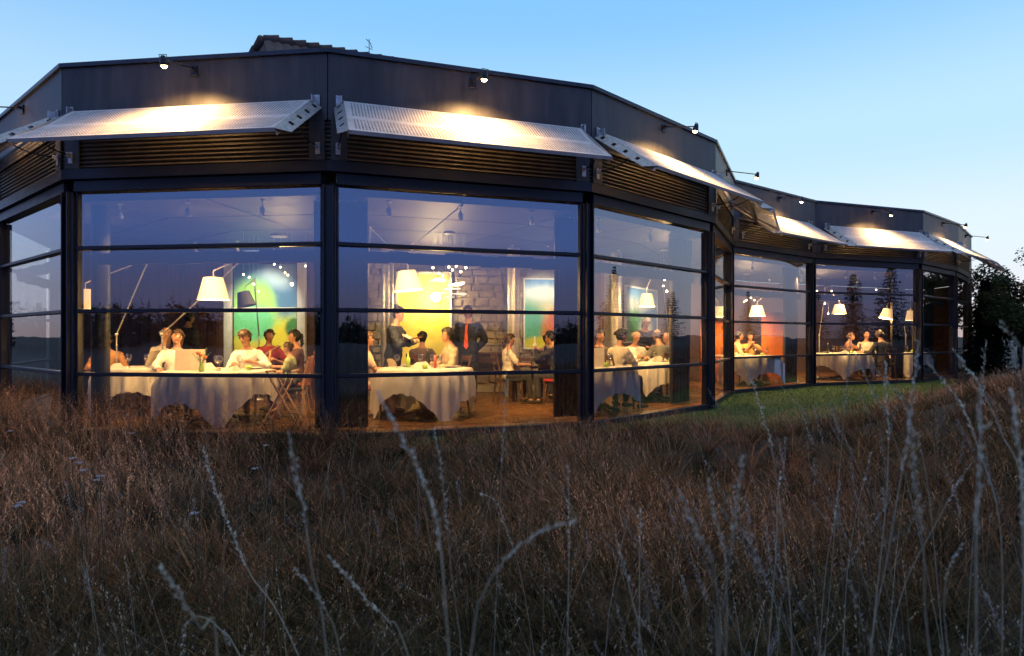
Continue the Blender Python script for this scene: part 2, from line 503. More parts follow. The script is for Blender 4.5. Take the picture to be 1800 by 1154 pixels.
for i in range(1, len(PTS) - 1):
    p, q, u, n, L = bay(i)
    T = bay_matrix(i)
    # glazing frame: sill, head and side stops
    fr = MB()
    fr.box((L / 2, 0, -.03), (L - .16, .14, .10), T, bev=.008)
    fr.box((L / 2, 0, Z_HEAD + .045), (L - .16, .16, .15), T, bev=.008)
    for s in (.095, L - .095): fr.box((s, 0, (Z_SILL + Z_HEAD) / 2), (.026, .07, Z_HEAD - Z_SILL - .06), T)
    win = fr.build('window_bay', M_['steel_dark'], pav, world=True)
    for z in (Z_T3, Z_T2, Z_T1):
        tb = MB(); tb.box((L / 2, .012, z), (L - .175, .085, .052), T, bev=.009)
        tb.build('transom', M_['steel_dark'], win, world=True)
    zz = [Z_SILL, Z_T3, Z_T2, Z_T1, Z_HEAD]
    for a, b in zip(zz[:-1], zz[1:]):
        g = MB()
        g.add([(.10, 0, a + .03), (L - .10, 0, a + .03), (L - .10, 0, b - .03), (.10, 0, b - .03)], [(0, 1, 2, 3)], T)
        g.build('pane', M_['glass'], win, world=True)
    # fascia: dark head beam, corrugated band, flat panel, cap flashing
    fa = MB()
    I0, O0 = (offs(i, -.05), offs(i, OUT)), (offs(i + 1, -.05), offs(i + 1, OUT))
    g0 = (u * .006)
    wbox((I0[0] + g0, I0[1] + g0), (O0[0] - g0, O0[1] - g0), n, 0, 0, Z_CORR + .002, Z_TOP - .055, 0, fa)
    fas = fa.build('fascia_panel', M_['panel'], pav, world=True)
    be = MB()
    wbox((offs(i, -.06), offs(i, OUT + .006)), (offs(i + 1, -.06), offs(i + 1, OUT + .006)), n, 0, 0, Z_HEAD + .125, Z_HEAD + .255, 0, be)
    be.build('head_beam', M_['steel_dark'], fas, world=True)
    cg = MB(); corrugated(i, cg, Z_HEAD + .258, Z_CORR)
    cg.build('corrugated_panel', M_['corrug'], fas, smooth=True, world=True)
    cp = MB()
    wbox((offs(i, -.20), offs(i, OUT + .035)), (offs(i + 1, -.20), offs(i + 1, OUT + .035)), n, 0, 0, Z_TOP - .052, Z_TOP, 0, cp)
    cp.build('cap_flashing', M_['cap'], fas, world=True)
    # seams: a mid joint strip in the corrugated band and flat end strips that carry the brackets
    Tf = bay_matrix(i)
    for s, w in ((.11, .20), (L - .11, .20)):
        zc0, zc1 = (Z_HEAD + .258, Z_CORR) if w > .1 else (Z_HEAD + .258, Z_CORR - .002)
        sm = MB(); sm.box((s, OUT - .004, (zc0 + zc1) / 2), (w if w > .1 else .03, .016, zc1 - zc0 - .004), Tf)
        sm.build('joint_strip', M_['panel'], fas, world=True)

# the concrete edge strip the glass stands on
mb = MB()
for i in range(1, len(PTS) - 1):
    wbox((offs(i, -.30), offs(i, .16)), (offs(i + 1, -.30), offs(i + 1, .16)), None, 0, 0, -.40, -.075, 0, mb)
mb.build('plinth', M_['kerb'], pav, world=True)

# plan of the back of the room
BACK = [(-9.85, 13.80), (-3.5, 13.55), (1.9, 14.15), (4.5, 18.1), (8.1, 21.4), (16.6, 25.3)]
plan = [tuple(v.to_2d()) for v in PTS[1:]] + [tuple(b) for b in BACK[::-1]]
mb = MB()
n_ = len(plan)
inner = [tuple(offs(i, -.18).to_2d()) for i in range(1, len(PTS))] + BACK[::-1]
mb.add([(x, y, Z_TOP - .10) for x, y in inner] + [(x, y, Z_TOP - .28) for x, y in inner], [tuple(range(n_)), tuple(range(n_, 2 * n_))[::-1]] + [(k, (k + 1) % n_, n_ + (k + 1) % n_, n_ + k) for k in range(n_)])
mb.build('roof_deck', M_['roof_felt'], pav, world=True)
flo = MB()
fin = [tuple(offs(i, -.10).to_2d()) for i in range(1, len(PTS))] + BACK[::-1]
flo.add([(x, y, 0.0) for x, y in fin] + [(x, y, -.2) for x, y in fin], [tuple(range(n_)), tuple(range(n_, 2 * n_))[::-1]] + [(k, (k + 1) % n_, n_ + (k + 1) % n_, n_ + k) for k in range(n_)])
tag(flo.build('floor', M_['floor']), kind='structure')

# ceiling: rows of panels hung between the facade and the back wall
Z_CEIL = 3.06
ceil = MB()
cin = [tuple(offs(i, -.12).to_2d()) for i in range(1, len(PTS))] + BACK[::-1]
ceil.add([(x, y, Z_CEIL + .05) for x, y in cin] + [(x, y, Z_CEIL + .14) for x, y in cin], [tuple(range(n_))[::-1], tuple(range(n_, 2 * n_))] + [(k, (k + 1) % n_, n_ + (k + 1) % n_, n_ + k) for k in range(n_)])
ceil_o = tag(ceil.build('ceiling', M_['ceiling']), kind='structure')
back_of = {}
def back_y(x):
    for (x0, y0), (x1, y1) in zip(BACK[:-1], BACK[1:]):
        if x0 <= x <= x1: return y0 + (y1 - y0) * (x - x0) / (x1 - x0)
    return BACK[-1][1]
BACK_AT = {1: 1.0, 2: 1.0}
for i in range(1, len(PTS) - 2):
    # panels of one bay: from the facade inwards in three rows, two across
    a0, a1 = offs(i, -.15), offs(i + 1, -.15)
    for r_ in range(3):
        d0, d1 = -.15 - r_ * 1.22, -.15 - (r_ + 1) * 1.22 + .03
        e0, e1, e2, e3 = offs(i, d0), offs(i + 1, d0), offs(i + 1, d1), offs(i, d1)
        for h in range(2):
            t0, t1 = (h * .5 + .004), (h * .5 + .496)
            quad = [e0.lerp(e1, t0), e0.lerp(e1, t1), e3.lerp(e2, t1), e3.lerp(e2, t0)]
            pm = MB()
            pm.add([(v.x, v.y, Z_CEIL) for v in quad] + [(v.x, v.y, Z_CEIL + .046) for v in quad], [(3, 2, 1, 0), (4, 5, 6, 7), (0, 1, 5, 4), (1, 2, 6, 5), (2, 3, 7, 6), (3, 0, 4, 7)])
            pm.build('ceiling_panel', M_['ceiling'], ceil_o)
# blind boxes: a dark roll of cloth along the inside of every bay just under the upper transom
for i in range(1, len(PTS) - 2):
    p, q, u, n, L = bay(i)
    T = bay_matrix(i)
    b = MB()
    for k in range(12):
        x0 = .25 + (L - .5) * k / 12; x1 = .25 + (L - .5) * (k + 1) / 12
        sag = .010 * math.sin(k * 1.9 + i)
        b.box(((x0 + x1) / 2, -.16, Z_T1 - .125 + sag), (x1 - x0, .05, .150), T)
    b.build('roller_blind', M_['curtain'], pav, world=True)

# ------------------------------------------------------------------ sun shades
def sheet_mesh(L, W):
    """perforated sheet in two strips with a plain band between, bent a little at the band"""
    m = MB()
    pitch, hole = .038, .0175
    nxh = int((L - .10) / pitch)
    mx = (L - nxh * pitch) / 2
    xs = [0.0]
    for k in range(nxh): xs += [mx + k * pitch + (pitch - hole) / 2, mx + k * pitch + (pitch + hole) / 2]
    xs.append(L)
    ys, row = [0.0], []
    y = .045
    def rows(y, n):
        for k in range(n):
            ys.append(y + (pitch - hole) / 2); row.append(False)
            ys.append(y + (pitch + hole) / 2); row.append(True)
            y += pitch
        return y
    half = int((W / 2 - .10) / pitch)
    y = rows(y, half)
    y = W - .045 - half * pitch
    y = rows(y, half)
    ys.append(W); row.append(False)
    hx = [k % 2 == 1 for k in range(len(xs) - 1)]
    m.plate(xs, ys, lambda i, j: not (hx[i] and row[j]), 0.0)
    dip = .030
    m.v = [(x, yy, -dip * max(0, 1 - abs(yy - W / 2) / (W / 2)) if True else 0) for (x, yy, z) in m.v]
    # turned-down front lip and a stiffening rib under the band
    m.box((L / 2, W + .004, -.022), (L, .007, .045))
    m.box((L / 2, W / 2, -.062), (L, .05, .05))
    return m
def cheek(side, L, W):
    """side flange with punched holes, tilted down and outward, pointed at the front"""
    m = MB()
    xs = [0, .045, .105, .15]
    ys = [-.06, .06, .12, .30, .36, .54, .60, .78, .84, W - .03, W + .02]
    m.plate(xs, ys, lambda i, j: not (i == 1 and j in (1, 3, 5, 7)), .006)
    m.v = [(x, y - (x / .15) * .16 * smooth01(W - .2, W, y), z) for x, y, z in m.v]
    tilt = R(42)
    v2 = []
    for x, y, z in m.v:
        xx = x * math.cos(tilt) + z * math.sin(tilt); zz = -x * math.sin(tilt) + z * math.cos(tilt)
        v2.append(((L + .004 + xx) if side > 0 else (-.004 - xx), y, zz))
    m.v = v2
    if side < 0: m.f = [f[::-1] for f in m.f]
    m.box((L + .004 if side > 0 else -.004, W / 2, -.045), (.006, W, .09))
    return m
SLOPE = R(35); W_SH = 1.12
SHADE_LABEL = {2: 'perforated metal sun shade cut off by the left picture edge',
    3: 'wide perforated metal sun shade over the woman in the white cardigan', 4: 'wide perforated metal sun shade over the standing waitress',
    5: 'steeply foreshortened metal sun shade at the tall right corner', 6: 'sun shade seen from below in the inner corner of the facade',
    7: 'brightly lit short sun shade right of the inner corner', 8: 'bright smooth sun shade of the far wing, front on',
    9: 'small sun shade at the last corner of the far wing', 10: 'rearmost sun shade jutting past the far corner'}
LAMP_LABEL = {2: 'facade spotlight whose arm crosses the left picture edge',
    3: 'facade spotlight glowing above the left wide sun shade', 4: 'facade spotlight glowing above the right wide sun shade',
    5: 'facade spotlight on a thin arm against the sky, nearest of them', 6: 'facade spotlight on a thin arm above the inner corner',
    7: 'dark facade spotlight low on the roofline right of the inner corner', 8: 'facade spotlight before the panel of the far wing',
    9: 'facade spotlight on the roof edge of the last corner', 10: 'rearmost facade spotlight beyond the last corner'}
SPOT_W = 205.0
for i in range(2, len(PTS) - 1):
    p, q, u, n, L = bay(i)
    inner_a = i in (2, 6, 7)             # bays beside an inner corner get shorter shades
    a0 = .16 if i not in (7, 8) else .42
    a1 = .16 if i not in (6, 7) else .42
    if i == 6: a1 = .62
    Ls = L - a0 - a1
    base = p + u * a0 + n * (OUT + .05)
    sh = thing('sun_shade', SHADE_LABEL[i], 'sun shade', (base.x, base.y, Z_HINGE), 0, 'perforated sun shades along the fascia')
    sh.rotation_euler = (0, 0, math.atan2(u.y, u.x))
    # local: x along the bay, -y outward
    Rm = Matrix.Rotation(SLOPE, 4, 'X') @ Matrix.Diagonal((1, -1, 1, 1))
    sheet = sheet_mesh(Ls, W_SH)
    s2 = MB(); s2.add(sheet.v, sheet.f, Rm)
    s2.build('perforated_sheet', M_['alu'], sh)
    for sd in (-1, 1):
        ck = cheek(sd, Ls, W_SH); c2 = MB(); c2.add(ck.v, ck.f, Rm)
        c2.build('side_flange', M_['galv'], sh)
        xx = Ls + .02 if sd > 0 else -.02
        br = MB()
        br.box((xx + sd * .035, .038, .005), (.075, .016, .13), bev=.003)
        br.box((xx + sd * .010, -.01, .0), (.012, .10, .09), bev=.003)
        for bz in (-.04, .045): br.tube([(xx + sd * .05, .03, bz), (xx + sd * .05, .018, bz)], .010, 6)
        br.build('hinge_bracket', M_['galv'], sh)
        zb = (Z_HEAD + .40) - Z_HINGE
        lb = MB()
        lb.box((xx + sd * .045, .040, zb), (.06, .016, .15), bev=.003)
        lb.box((xx + sd * .045, .010, zb + .03), (.014, .06, .06), bev=.003)
        lb.tube([(xx + sd * .03, -.01, zb + .03), (xx + sd * .06, -.01, zb + .03)], .014, 6)
        lb.build('stay_bracket', M_['galv'], sh)
        yo = W_SH * .62
        st = MB()
        e = Rm @ Vector((xx + sd * .02, yo, -.05))
        pts = [Vector((xx + sd * .045, -.02, zb + .03)).lerp(e, t) + Vector((0, 0, -.05 * math.sin(math.pi * t))) for t in (0, .25, .5, .75, 1)]
        st.tube(pts, .008, 6)
        st.build('stay_rod', M_['steel_dark'], sh)
    # lamp on an outrigger arm above the shade
    lp = p + u * (L / 2 + .05) + n * OUT
    fl = thing('facade_spotlight', LAMP_LABEL[i], 'spotlight', (lp.x, lp.y, Z_TOP - .19), math.atan2(u.y, u.x), 'spotlights on arms along the fascia')
    m = MB(); m.box((0, -.012, 0), (.09, .022, .13), bev=.004); m.box((0, -.05, .02), (.035, .06, .05), bev=.004)
    m.build('wall_mount', M_['steel_dark'], fl)
    reach = .56
    m = MB(); m.tube([(0, -.05, .02), (0, -reach, -.10)], .010, 8); m.build('arm', M_['steel_dark'], fl)
    hd = Vector((0, -reach - .03, -.115)); aim = Vector((-.02, -.42, -.80)) - hd; aim.normalize()
    rot = aim.to_track_quat('-Z', 'Y').to_matrix().to_4x4()
    H = Matrix.Translation(hd) @ rot
    m = MB(); m.lathe([(.001, .055), (.024, .05), (.036, .02), (.046, -.03), (.050, -.062), (.046, -.062), (.042, -.045)], 14, H)
    m.tube([(-.044, 0, .0), (-.044, 0, .062), (.044, 0, .062), (.044, 0, 0)], .005, 6, H)
    m.build('lamp_head', M_['steel_dark'], fl, smooth=True)
    m = MB(); m.sphere((0, 0, -.060), (.036, .036, .030), 12, 8, H); m.build('lens', M_['halogen'], fl, smooth=True)
    lamp('spotlight_beam', 'SPOT', tuple(hd + aim * .11), SPOT_W, (1, .57, .21), fl, .05, target=tuple(hd + aim * 2), size=R(150), blend=.6)
# ================================================================== THE OLD FARMHOUSE BEHIND (its stone wall closes the room)
farm = thing('stone_farmhouse', 'old granite farmhouse with clay tile roof behind the pavilion', 'building', (-1, 16, 0))
w0, w1 = Vector((-3.5, 13.60, 0)), Vector((1.9, 14.20, 0))
wu = (w1 - w0).normalized(); wn_ = Vector((wu.y, -wu.x, 0)); WL = (w1 - w0).length
TW = Matrix(((wu.x, wn_.x, 0, w0.x), (wu.y, wn_.y, 0, w0.y), (0, 0, 1, 0), (0, 0, 0, 1)))
mb = MB()
mb.box((WL / 2, -.30, 2.6), (WL + .1, .5, 5.2), TW)
mb.box((-1.2, -3.2, 2.6), (.5, 6.0, 5.2), TW); mb.box((WL + .2, -3.2, 2.6), (.5, 6.0, 5.2), TW)
wall_o = mb.build('stone_wall', M_['mortar'], farm, world=True)
rs = random.Random(5)
z = .02; row = 0
while z < 3.0:
    h = rs.uniform(.14, .20); x = .02 - rs.uniform(0, .2)
    while x < WL - .05:
        w = rs.uniform(.18, .36)
        x0, x1 = max(.0, x), min(WL, x + w)
        ppx = 900 + F_PX * (w0.x + wu.x * (x0 + x1) / 2) / (w0.y + wu.y * (x0 + x1) / 2)
        if x1 - x0 > .10 and z > .1 and not (705 < ppx < 782) and not (930 < ppx < 975 and z > 1.0):
            m = MB()
            pr = rs.uniform(.003, .010)
            g = .012
            vs = []
            for (xx, zz) in ((x0 + g, z + g), (x1 - g, z + g), (x1 - g, z + h - g), (x0 + g, z + h - g)):
                vs.append((xx + rs.uniform(-.022, .022), -.055, zz + rs.uniform(-.020, .020)))
            cx, cz = (x0 + x1) / 2, z + h / 2
            fr = [(cx + (vx - cx) * .82 + rs.uniform(-.008, .008), pr, cz + (vz - cz) * .80 + rs.uniform(-.008, .008)) for vx, vy, vz in vs]
            mid = [(cx + (vx - cx) * .97, pr * .45, cz + (vz - cz) * .97) for vx, vy, vz in vs]
            m.add(vs + mid + fr, [(8, 9, 10, 11)] + [(k, (k + 1) % 4, 4 + (k + 1) % 4, 4 + k) for k in range(4)] + [(4 + k, 4 + (k + 1) % 4, 8 + (k + 1) % 4, 8 + k) for k in range(4)], TW)
            m.f = [f for f in m.f]
            m.build('stone', M_['stone'], wall_o, world=True)
        x += w
    z += h; row += 1
# tiled roof: ridge with rounded tiles, front slope of rolled tile courses, hipped left end
R0, R1 = Vector((-5.95, 15.0, 8.35)), Vector((1.6, 18.4, 8.35))
ru = (R1 - R0).normalized(); rn = Vector((ru.y, -ru.x, 0))
def slope_pt(s, t, lift=0.0):
    # s along the ridge, t down the front slope
    d = rn * (t * .80) + Vector((0, 0, -.60 * t))
    return R0 + ru * s + d + Vector((0, 0, lift))
RLn = (R1 - R0).length
mb = MB()
NS, NT = 160, 20
for j in range(NT + 1):
    t = 5.6 * j / NT
    for k in range(NS + 1):
        s = -.25 * 0 + RLn * k / NS
        mb.v.append(tuple(slope_pt(s - t * .30 * 0, t, .045 * abs(math.sin(k * math.pi / 4)) + .02 * (j % 2))))
for j in range(NT):
    for k in range(NS):
        a = j * (NS + 1) + k
        mb.f.append((a, a + 1, a + NS + 2, a + NS + 1)); mb.mi.append(0)
roof_o = mb.build('roof', M_['tile'], farm, world=True)
mb = MB()
hip = R0 + Vector((-.80, .60, -.60)) * 3.0
back = R0 + ru * 1.0 + (-rn) * 4.2 + Vector((0, 0, -3.2))
front = slope_pt(0, 5.6)
e1 = R1 - rn * 4.2 + Vector((0, 0, -3.2))
mb.add([tuple(R0 + Vector((0, 0, -.05))), tuple(hip), tuple(front), tuple(R1), tuple(e1), tuple(back)], [(0, 1, 2), (0, 3, 4, 5), (0, 5, 1)])
mb.build('roof_side', M_['tile'], roof_o, world=True)
for k in range(26):
    s = k * .31
    p = R0 + ru * s
    m = MB()
    pts = [p + Vector((0, 0, -.02)), p + ru * .16 + Vector((0, 0, -.005)), p + ru * .35 + Vector((0, 0, .02))]
    m.tube(pts, [.13, .14, .155], 10)
    m.build('ridge_tile', M_['tile'], roof_o, smooth=True, world=True)
hd_ = (hip - R0).normalized()
for k in range(7):
    p = R0 + hd_ * (k * .32)
    m = MB(); m.tube([p, p + hd_ * .36], [.15, .125], 10)
    m.build('hip_tile', M_['tile'], roof_o, smooth=True, world=True)
# small aerial on the roof
an = at(649, 92, 15.5)
mb = MB()
mb.tube([an + Vector((0, 0, -.6)), an + Vector((0, 0, .32))], .012, 6)
mb.tube([an + Vector((-.07, 0, .32)), an + Vector((.03, 0, .22)), an + Vector((.07, 0, .10))], .012, 6)
mb.tube([an + Vector((-.09, 0, .14)), an + Vector((.08, 0, .06))], .008, 6)
aer = thing('roof_aerial', 'tiny hooked aerial above the roof edge', 'aerial', tuple(an + Vector((0, 0, -.6))))
mb.build('mast', M_['galv'], aer, world=True)

# ================================================================== INTERIOR WALLS
def wall_run(name, a, b, z0, z1, m, th=.16, inset=0.0):
    a, b = Vector((*a, 0)), Vector((*b, 0)); u = (b - a).normalized(); n = Vector((u.y, -u.x, 0)); L = (b - a).length
    T = Matrix(((u.x, n.x, 0, a.x), (u.y, n.y, 0, a.y), (0, 0, 1, 0), (0, 0, 0, 1)))
    mm = MB(); mm.box((L / 2, -th / 2 - inset, (z0 + z1) / 2), (L, th, z1 - z0), T)
    o = tag(mm.build(name, m), kind='structure')
    return o, T, L
plaster = mat('warm_plaster', (.17, .115, .075), .8, 0, .1, 3, .05, 60)
plum = mat('plum_plaster', (.13, .075, .062), .8, 0, .12, 3, .05, 60)
wl_o, TWL, LWL = wall_run('wall_timber', BACK[0], BACK[1], 0, 3.10, M_['wood_dark'])
wr_o, TWR, LWR = wall_run('wall_right', BACK[2], BACK[3], 0, 3.10, plaster)
wall_run('wall_inner_corner', BACK[3], BACK[4], 0, 3.10, plum)
wall_run('wall_far_wing', BACK[4], BACK[5], 0, 3.10, plum)
wall_run('wall_end', BACK[5], CN['J'], 0, 3.10, plum)
# timber boards of the left wall, one by one
nb = 30
for k in range(nb):
    x0 = LWL * k / nb; w = LWL / nb
    if 3.75 < x0 + w / 2 < 5.65: continue
    m = MB(); m.box((x0 + w / 2, .012 + .006 * ((k * 7) % 3), 1.53), (w - .012, .024, 3.04), TWL, bev=.004)
    m.build('timber_board', M_['wood_wall'], wl_o)
for k in range(5):
    m = MB(); m.box((.30 + k * .19, .015, 1.53), (.18, .03, 3.04), TWR, bev=.004)
    m.build('timber_board', mat('orange_board_%d' % k, (.36, .13, .045), .5, 0, .3, 3, .05, 60, stretch=(8, 8, .5)), wr_o)

def canvas_mat(name, sky_c, blobs, glow=0.0):
    """painted colour fields: soft ellipses over a vertical gradient, in the picture's own coordinates"""
    m = bpy.data.materials.new(name); m.use_nodes = True
    n, l = m.node_tree.nodes, m.node_tree.links
    b = n['Principled BSDF']; b.inputs['Roughness'].default_value = .55
    co = n.new('ShaderNodeTexCoord'); sp = n.new('ShaderNodeSeparateXYZ'); l.new(co.outputs['Generated'], sp.inputs[0])
    nz = n.new('ShaderNodeTexNoise'); nz.inputs['Scale'].default_value = 3.2; nz.inputs['Detail'].default_value = 9; nz.inputs['Roughness'].default_value = .65
    l.new(co.outputs['Generated'], nz.inputs['Vector'])
    rp = n.new('ShaderNodeValToRGB'); el = rp.color_ramp.elements
    while len(el) < len(sky_c): el.new(.5)
    for e, (p, c) in zip(el, sky_c): e.position = p; e.color = (*c, 1)
    ad = n.new('ShaderNodeMath'); ad.operation = 'MULTIPLY_ADD'; ad.inputs[1].default_value = .25; l.new(nz.outputs['Fac'], ad.inputs[0])
    sb = n.new('ShaderNodeMath'); sb.operation = 'SUBTRACT'; sb.inputs[1].default_value = .125
    l.new(sp.outputs['Z'], ad.inputs[2]); l.new(ad.outputs[0], sb.inputs[0]); l.new(sb.outputs[0], rp.inputs[0])
    cur = rp.outputs['Color']
    for (cx, cz, rx, rz, c, soft) in blobs:
        dx = n.new('ShaderNodeMath'); dx.operation = 'SUBTRACT'; dx.inputs[1].default_value = cx; l.new(sp.outputs['X'], dx.inputs[0])
        dz = n.new('ShaderNodeMath'); dz.operation = 'SUBTRACT'; dz.inputs[1].default_value = cz; l.new(sp.outputs['Z'], dz.inputs[0])
        cb = n.new('ShaderNodeCombineXYZ')
        for s_, d_, i_ in ((dx, rx, 0), (dz, rz, 1)):
            q_ = n.new('ShaderNodeMath'); q_.operation = 'DIVIDE'; q_.inputs[1].default_value = d_; l.new(s_.outputs[0], q_.inputs[0]); l.new(q_.outputs[0], cb.inputs[i_])
        ln = n.new('ShaderNodeVectorMath'); ln.operation = 'LENGTH'; l.new(cb.outputs[0], ln.inputs[0])
        wb = n.new('ShaderNodeMath'); wb.operation = 'MULTIPLY_ADD'; wb.inputs[1].default_value = .70; l.new(nz.outputs['Fac'], wb.inputs[0]); l.new(ln.outputs['Value'], wb.inputs[2])
        mr = n.new('ShaderNodeMapRange'); mr.interpolation_type = 'SMOOTHSTEP'; mr.inputs[1].default_value = 1.36 + soft * 1.8 + .08; mr.inputs[2].default_value = 1.28 - soft * 1.8 - .08
        l.new(wb.outputs[0], mr.inputs[0])
        mx = n.new('ShaderNodeMix'); mx.data_type = 'RGBA'; mx.inputs[7].default_value = (*c, 1)
        l.new(mr.outputs[0], mx.inputs['Factor']); l.new(cur, mx.inputs[6]); cur = mx.outputs[2]
    l.new(cur, b.inputs['Base Color'])
    return m

def picture(label, T, x0, x1, z0, z1, m, frame=None, fw=.035, bar=None):
    """a framed canvas hung on a wall; T is the wall's frame, x along it, y out of it"""
    c = T @ Vector(((x0 + x1) / 2, .05, z0))
    t = thing('painting', label, 'painting', c, math.atan2(T[1][0], T[0][0]), 'large abstract paintings')
    w, h = x1 - x0, z1 - z0
    mm = MB(); mm.box((0, 0, h / 2), (w, .03, h)); mm.build('canvas', m, t)
    fm = frame or M_['wood_dark']
    f = MB()
    for (cx, cz, sx, sz) in ((0, -fw / 2, w + 2 * fw, fw), (0, h + fw / 2, w + 2 * fw, fw), (-w / 2 - fw / 2, h / 2, fw, h), (w / 2 + fw / 2, h / 2, fw, h)):
        f.box((cx, -.006, cz), (sx, .05, sz))
    f.build('frame', fm, t)
    if bar:
        bb = MB(); bb.box((0, -.03, h * bar), (w, .02, .045)); bb.build('cross_bar', M_['white'], t)
    return t
def spot(label, loc, target, power, color=(1, .58, .21), size=60, blend=.7, radius=.04):
    """a small ceiling spotlight: canopy, bracket, head with a glowing lens"""
    t = thing('ceiling_spotlight', label, 'spotlight', (loc[0], loc[1], Z_CEIL), 0, 'small spotlights under the ceiling')
    d = (Vector(target) - Vector((loc[0], loc[1], Z_CEIL - .14))).normalized()
    H = Matrix.Translation((0, 0, -.14)) @ d.to_track_quat('-Z', 'Y').to_matrix().to_4x4()
    m = MB(); m.lathe([(.001, 0), (.035, 0), (.035, -.015), (.008, -.02), (.008, -.10)], 10); m.build('canopy', M_['galv'], t, smooth=False)
    m = MB(); m.lathe([(.001, .05), (.028, .045), (.034, -.03), (.034, -.06), (.030, -.06), (.028, -.04)], 12, H); m.build('lamp_head', M_['galv'], t, smooth=True)
    m = MB(); m.disc(.028, -.045, 12, H); m.build('lens', M_['bulb'], t)
    lamp('ceiling_spot_beam', 'SPOT', tuple(Vector((0, 0, -.14)) + d * .08), power * 2.1, color, t, radius, target=tuple(Vector((0, 0, -.14)) + d * 2), size=R(size), blend=blend)
    return t

# painting with green hill shapes, left bay, between two white pilasters
def along(T, px):
    """x along the wall (frame T) that is seen at photograph column px"""
    o, u = T.to_translation(), T.to_3x3() @ Vector((1, 0, 0))
    k = (px - 900) / F_PX
    return (k * o.y - o.x) / (u.x - k * u.y)
def zat(T, x, py):
    y = (T @ Vector((x, 0, 0))).y
    return EYE + (HORIZON - py) / F_PX * y
px0, px1 = along(TWL, 414), along(TWL, 524)
green = canvas_mat('green_hills_canvas', [(0, (.80, .62, .10)), (.35, (.55, .70, .10)), (.72, (.20, .48, .62)), (1, (.03, .20, .36))],
    [(.82, .72, .45, .28, (.05, .17, .34), .12), (.70, .88, .30, .14, (.45, .60, .72), .25), (.30, .55, .38, .32, (.36, .72, .12), .06), (.28, .36, .36, .20, (.16, .62, .30), .05), (.95, .12, .45, .25, (.78, .66, .06), .06), (.98, .30, .16, .12, (.05, .20, .06), .05)])
picture('tall painting of green and blue hills behind the boy in the white shirt', TWL, px0, px1, zat(TWL, px0, 626), zat(TWL, px0, 466), green, M_['wood_dark'], .02, bar=.52)
for a, b in ((398, 412), (526, 540)):
    xa, xb = along(TWL, a), along(TWL, b)
    c = TWL @ Vector(((xa + xb) / 2, .07, 0))
    t = thing('pilaster', 'white pilaster on the left side of the green painting' if a < 400 else 'white pilaster on the right side of the green painting', 'pilaster', c, math.atan2(TWL[1][0], TWL[0][0]))
    m = MB(); m.box((0, 0, 1.5), (xb - xa, .12, 3.0), bev=.006); m.build('shaft', M_['white'], t)
    m = MB(); m.box((0, 0, .08), (xb - xa + .04, .15, .16), bev=.006); m.build('base', M_['white'], t)
mid = TWL @ Vector(((px0 + px1) / 2, 0, 1.8))
spot('small spotlight aimed at the green painting', (mid.x + .1, mid.y - 1.7), tuple(mid), 140, (1, .93, .66), 60)
spot('second small spotlight aimed at the green painting, nearer the timber wall', (mid.x - .8, mid.y - 1.5), tuple(mid + Vector((0, 0, -.7))), 70, (1, .78, .38), 60)

# yellow panel in the middle bay
yx0, yx1 = along(TW, 700), along(TW, 790)
yel = canvas_mat('yellow_canvas', [(0, (.78, .58, .08)), (.5, (.85, .62, .09)), (1, (.72, .45, .07))], [(.35, .35, .5, .35, (.90, .72, .14), .4)])
picture('bright yellow panel behind the waitress', TW, yx0, yx1, zat(TW, yx0, 640), zat(TW, yx0, 482), yel, M_['white'], .05)
g = TW @ Vector((along(TW, 766), .16, zat(TW, yx0, 523)))
t = thing('glare_globe', 'round glowing globe added as a glare spot on the yellow panel', 'lamp', g)  # glowing globe added in place of a spotlight's glare on the panel
m = MB(); m.sphere((0, 0, 0), .115, 16, 12); m.build('added_globe', mat('glare_glow', (.9, .85, .7), .4, 0, .02, 5, emit=(1, .82, .45), estr=8), t, smooth=True)
m = MB(); m.tube([(0, .02, 0), (0, .17, 0)], .03, 10); m.build('wall_mount', M_['galv'], t)
lamp('glare_light', 'POINT', (0, -.16, 0), 120, (1, .70, .30), t, .10)
ym = TW @ Vector(((yx0 + yx1) / 2, 0, 1.5))
spot('small spotlight aimed at the yellow panel', (ym.x, ym.y - 1.6), tuple(ym), 110, (1, .84, .45), 70)

# painting of a valley, right part of the middle bay, and one in the third bay
vx0, vx1 = along(TW, 922), along(TW, 990)
val = canvas_mat('valley_canvas', [(0, (.60, .55, .10)), (.3, (.70, .66, .18)), (.6, (.75, .70, .40)), (.78, (.42, .62, .80)), (1, (.08, .22, .50))],
    [(.10, .30, .42, .40, (.10, .42, .28), .15), (.95, .20, .52, .42, (.62, .16, .03), .06), (.55, .80, .5, .10, (.85, .85, .82), .3), (.5, .02, .8, .14, (.60, .58, .05), .1)])
picture('painting of a valley with an orange hill under blue sky', TW, vx0, vx1, zat(TW, vx0, 612), zat(TW, vx0, 492), val, M_['white'], .03)
vm = TW @ Vector(((vx0 + vx1) / 2, 0, 1.9))
spot('small spotlight aimed at the valley painting', (vm.x, vm.y - 1.5), tuple(vm), 90, (1, .90, .62), 60)
bx0, bx1 = along(TWR, 1096), along(TWR, 1150)
blu = canvas_mat('blue_hill_canvas', [(0, (.16, .42, .16)), (.35, (.25, .55, .32)), (.6, (.62, .75, .50)), (.8, (.45, .68, .80)), (1, (.10, .30, .55))],
    [(.85, .42, .45, .30, (.06, .20, .42), .15), (.30, .70, .45, .12, (.85, .88, .75), .3), (.25, .30, .35, .28, (.18, .50, .20), .1), (.62, .20, .22, .25, (.80, .82, .60), .15)])
picture('painting of a green hill and pale cloud in the third bay', TWR, bx0, bx1, zat(TWR, bx0, 600), zat(TWR, bx0, 505), blu, M_['white'], .05)
bm_ = TWR @ Vector(((bx0 + bx1) / 2, 0, 1.9))
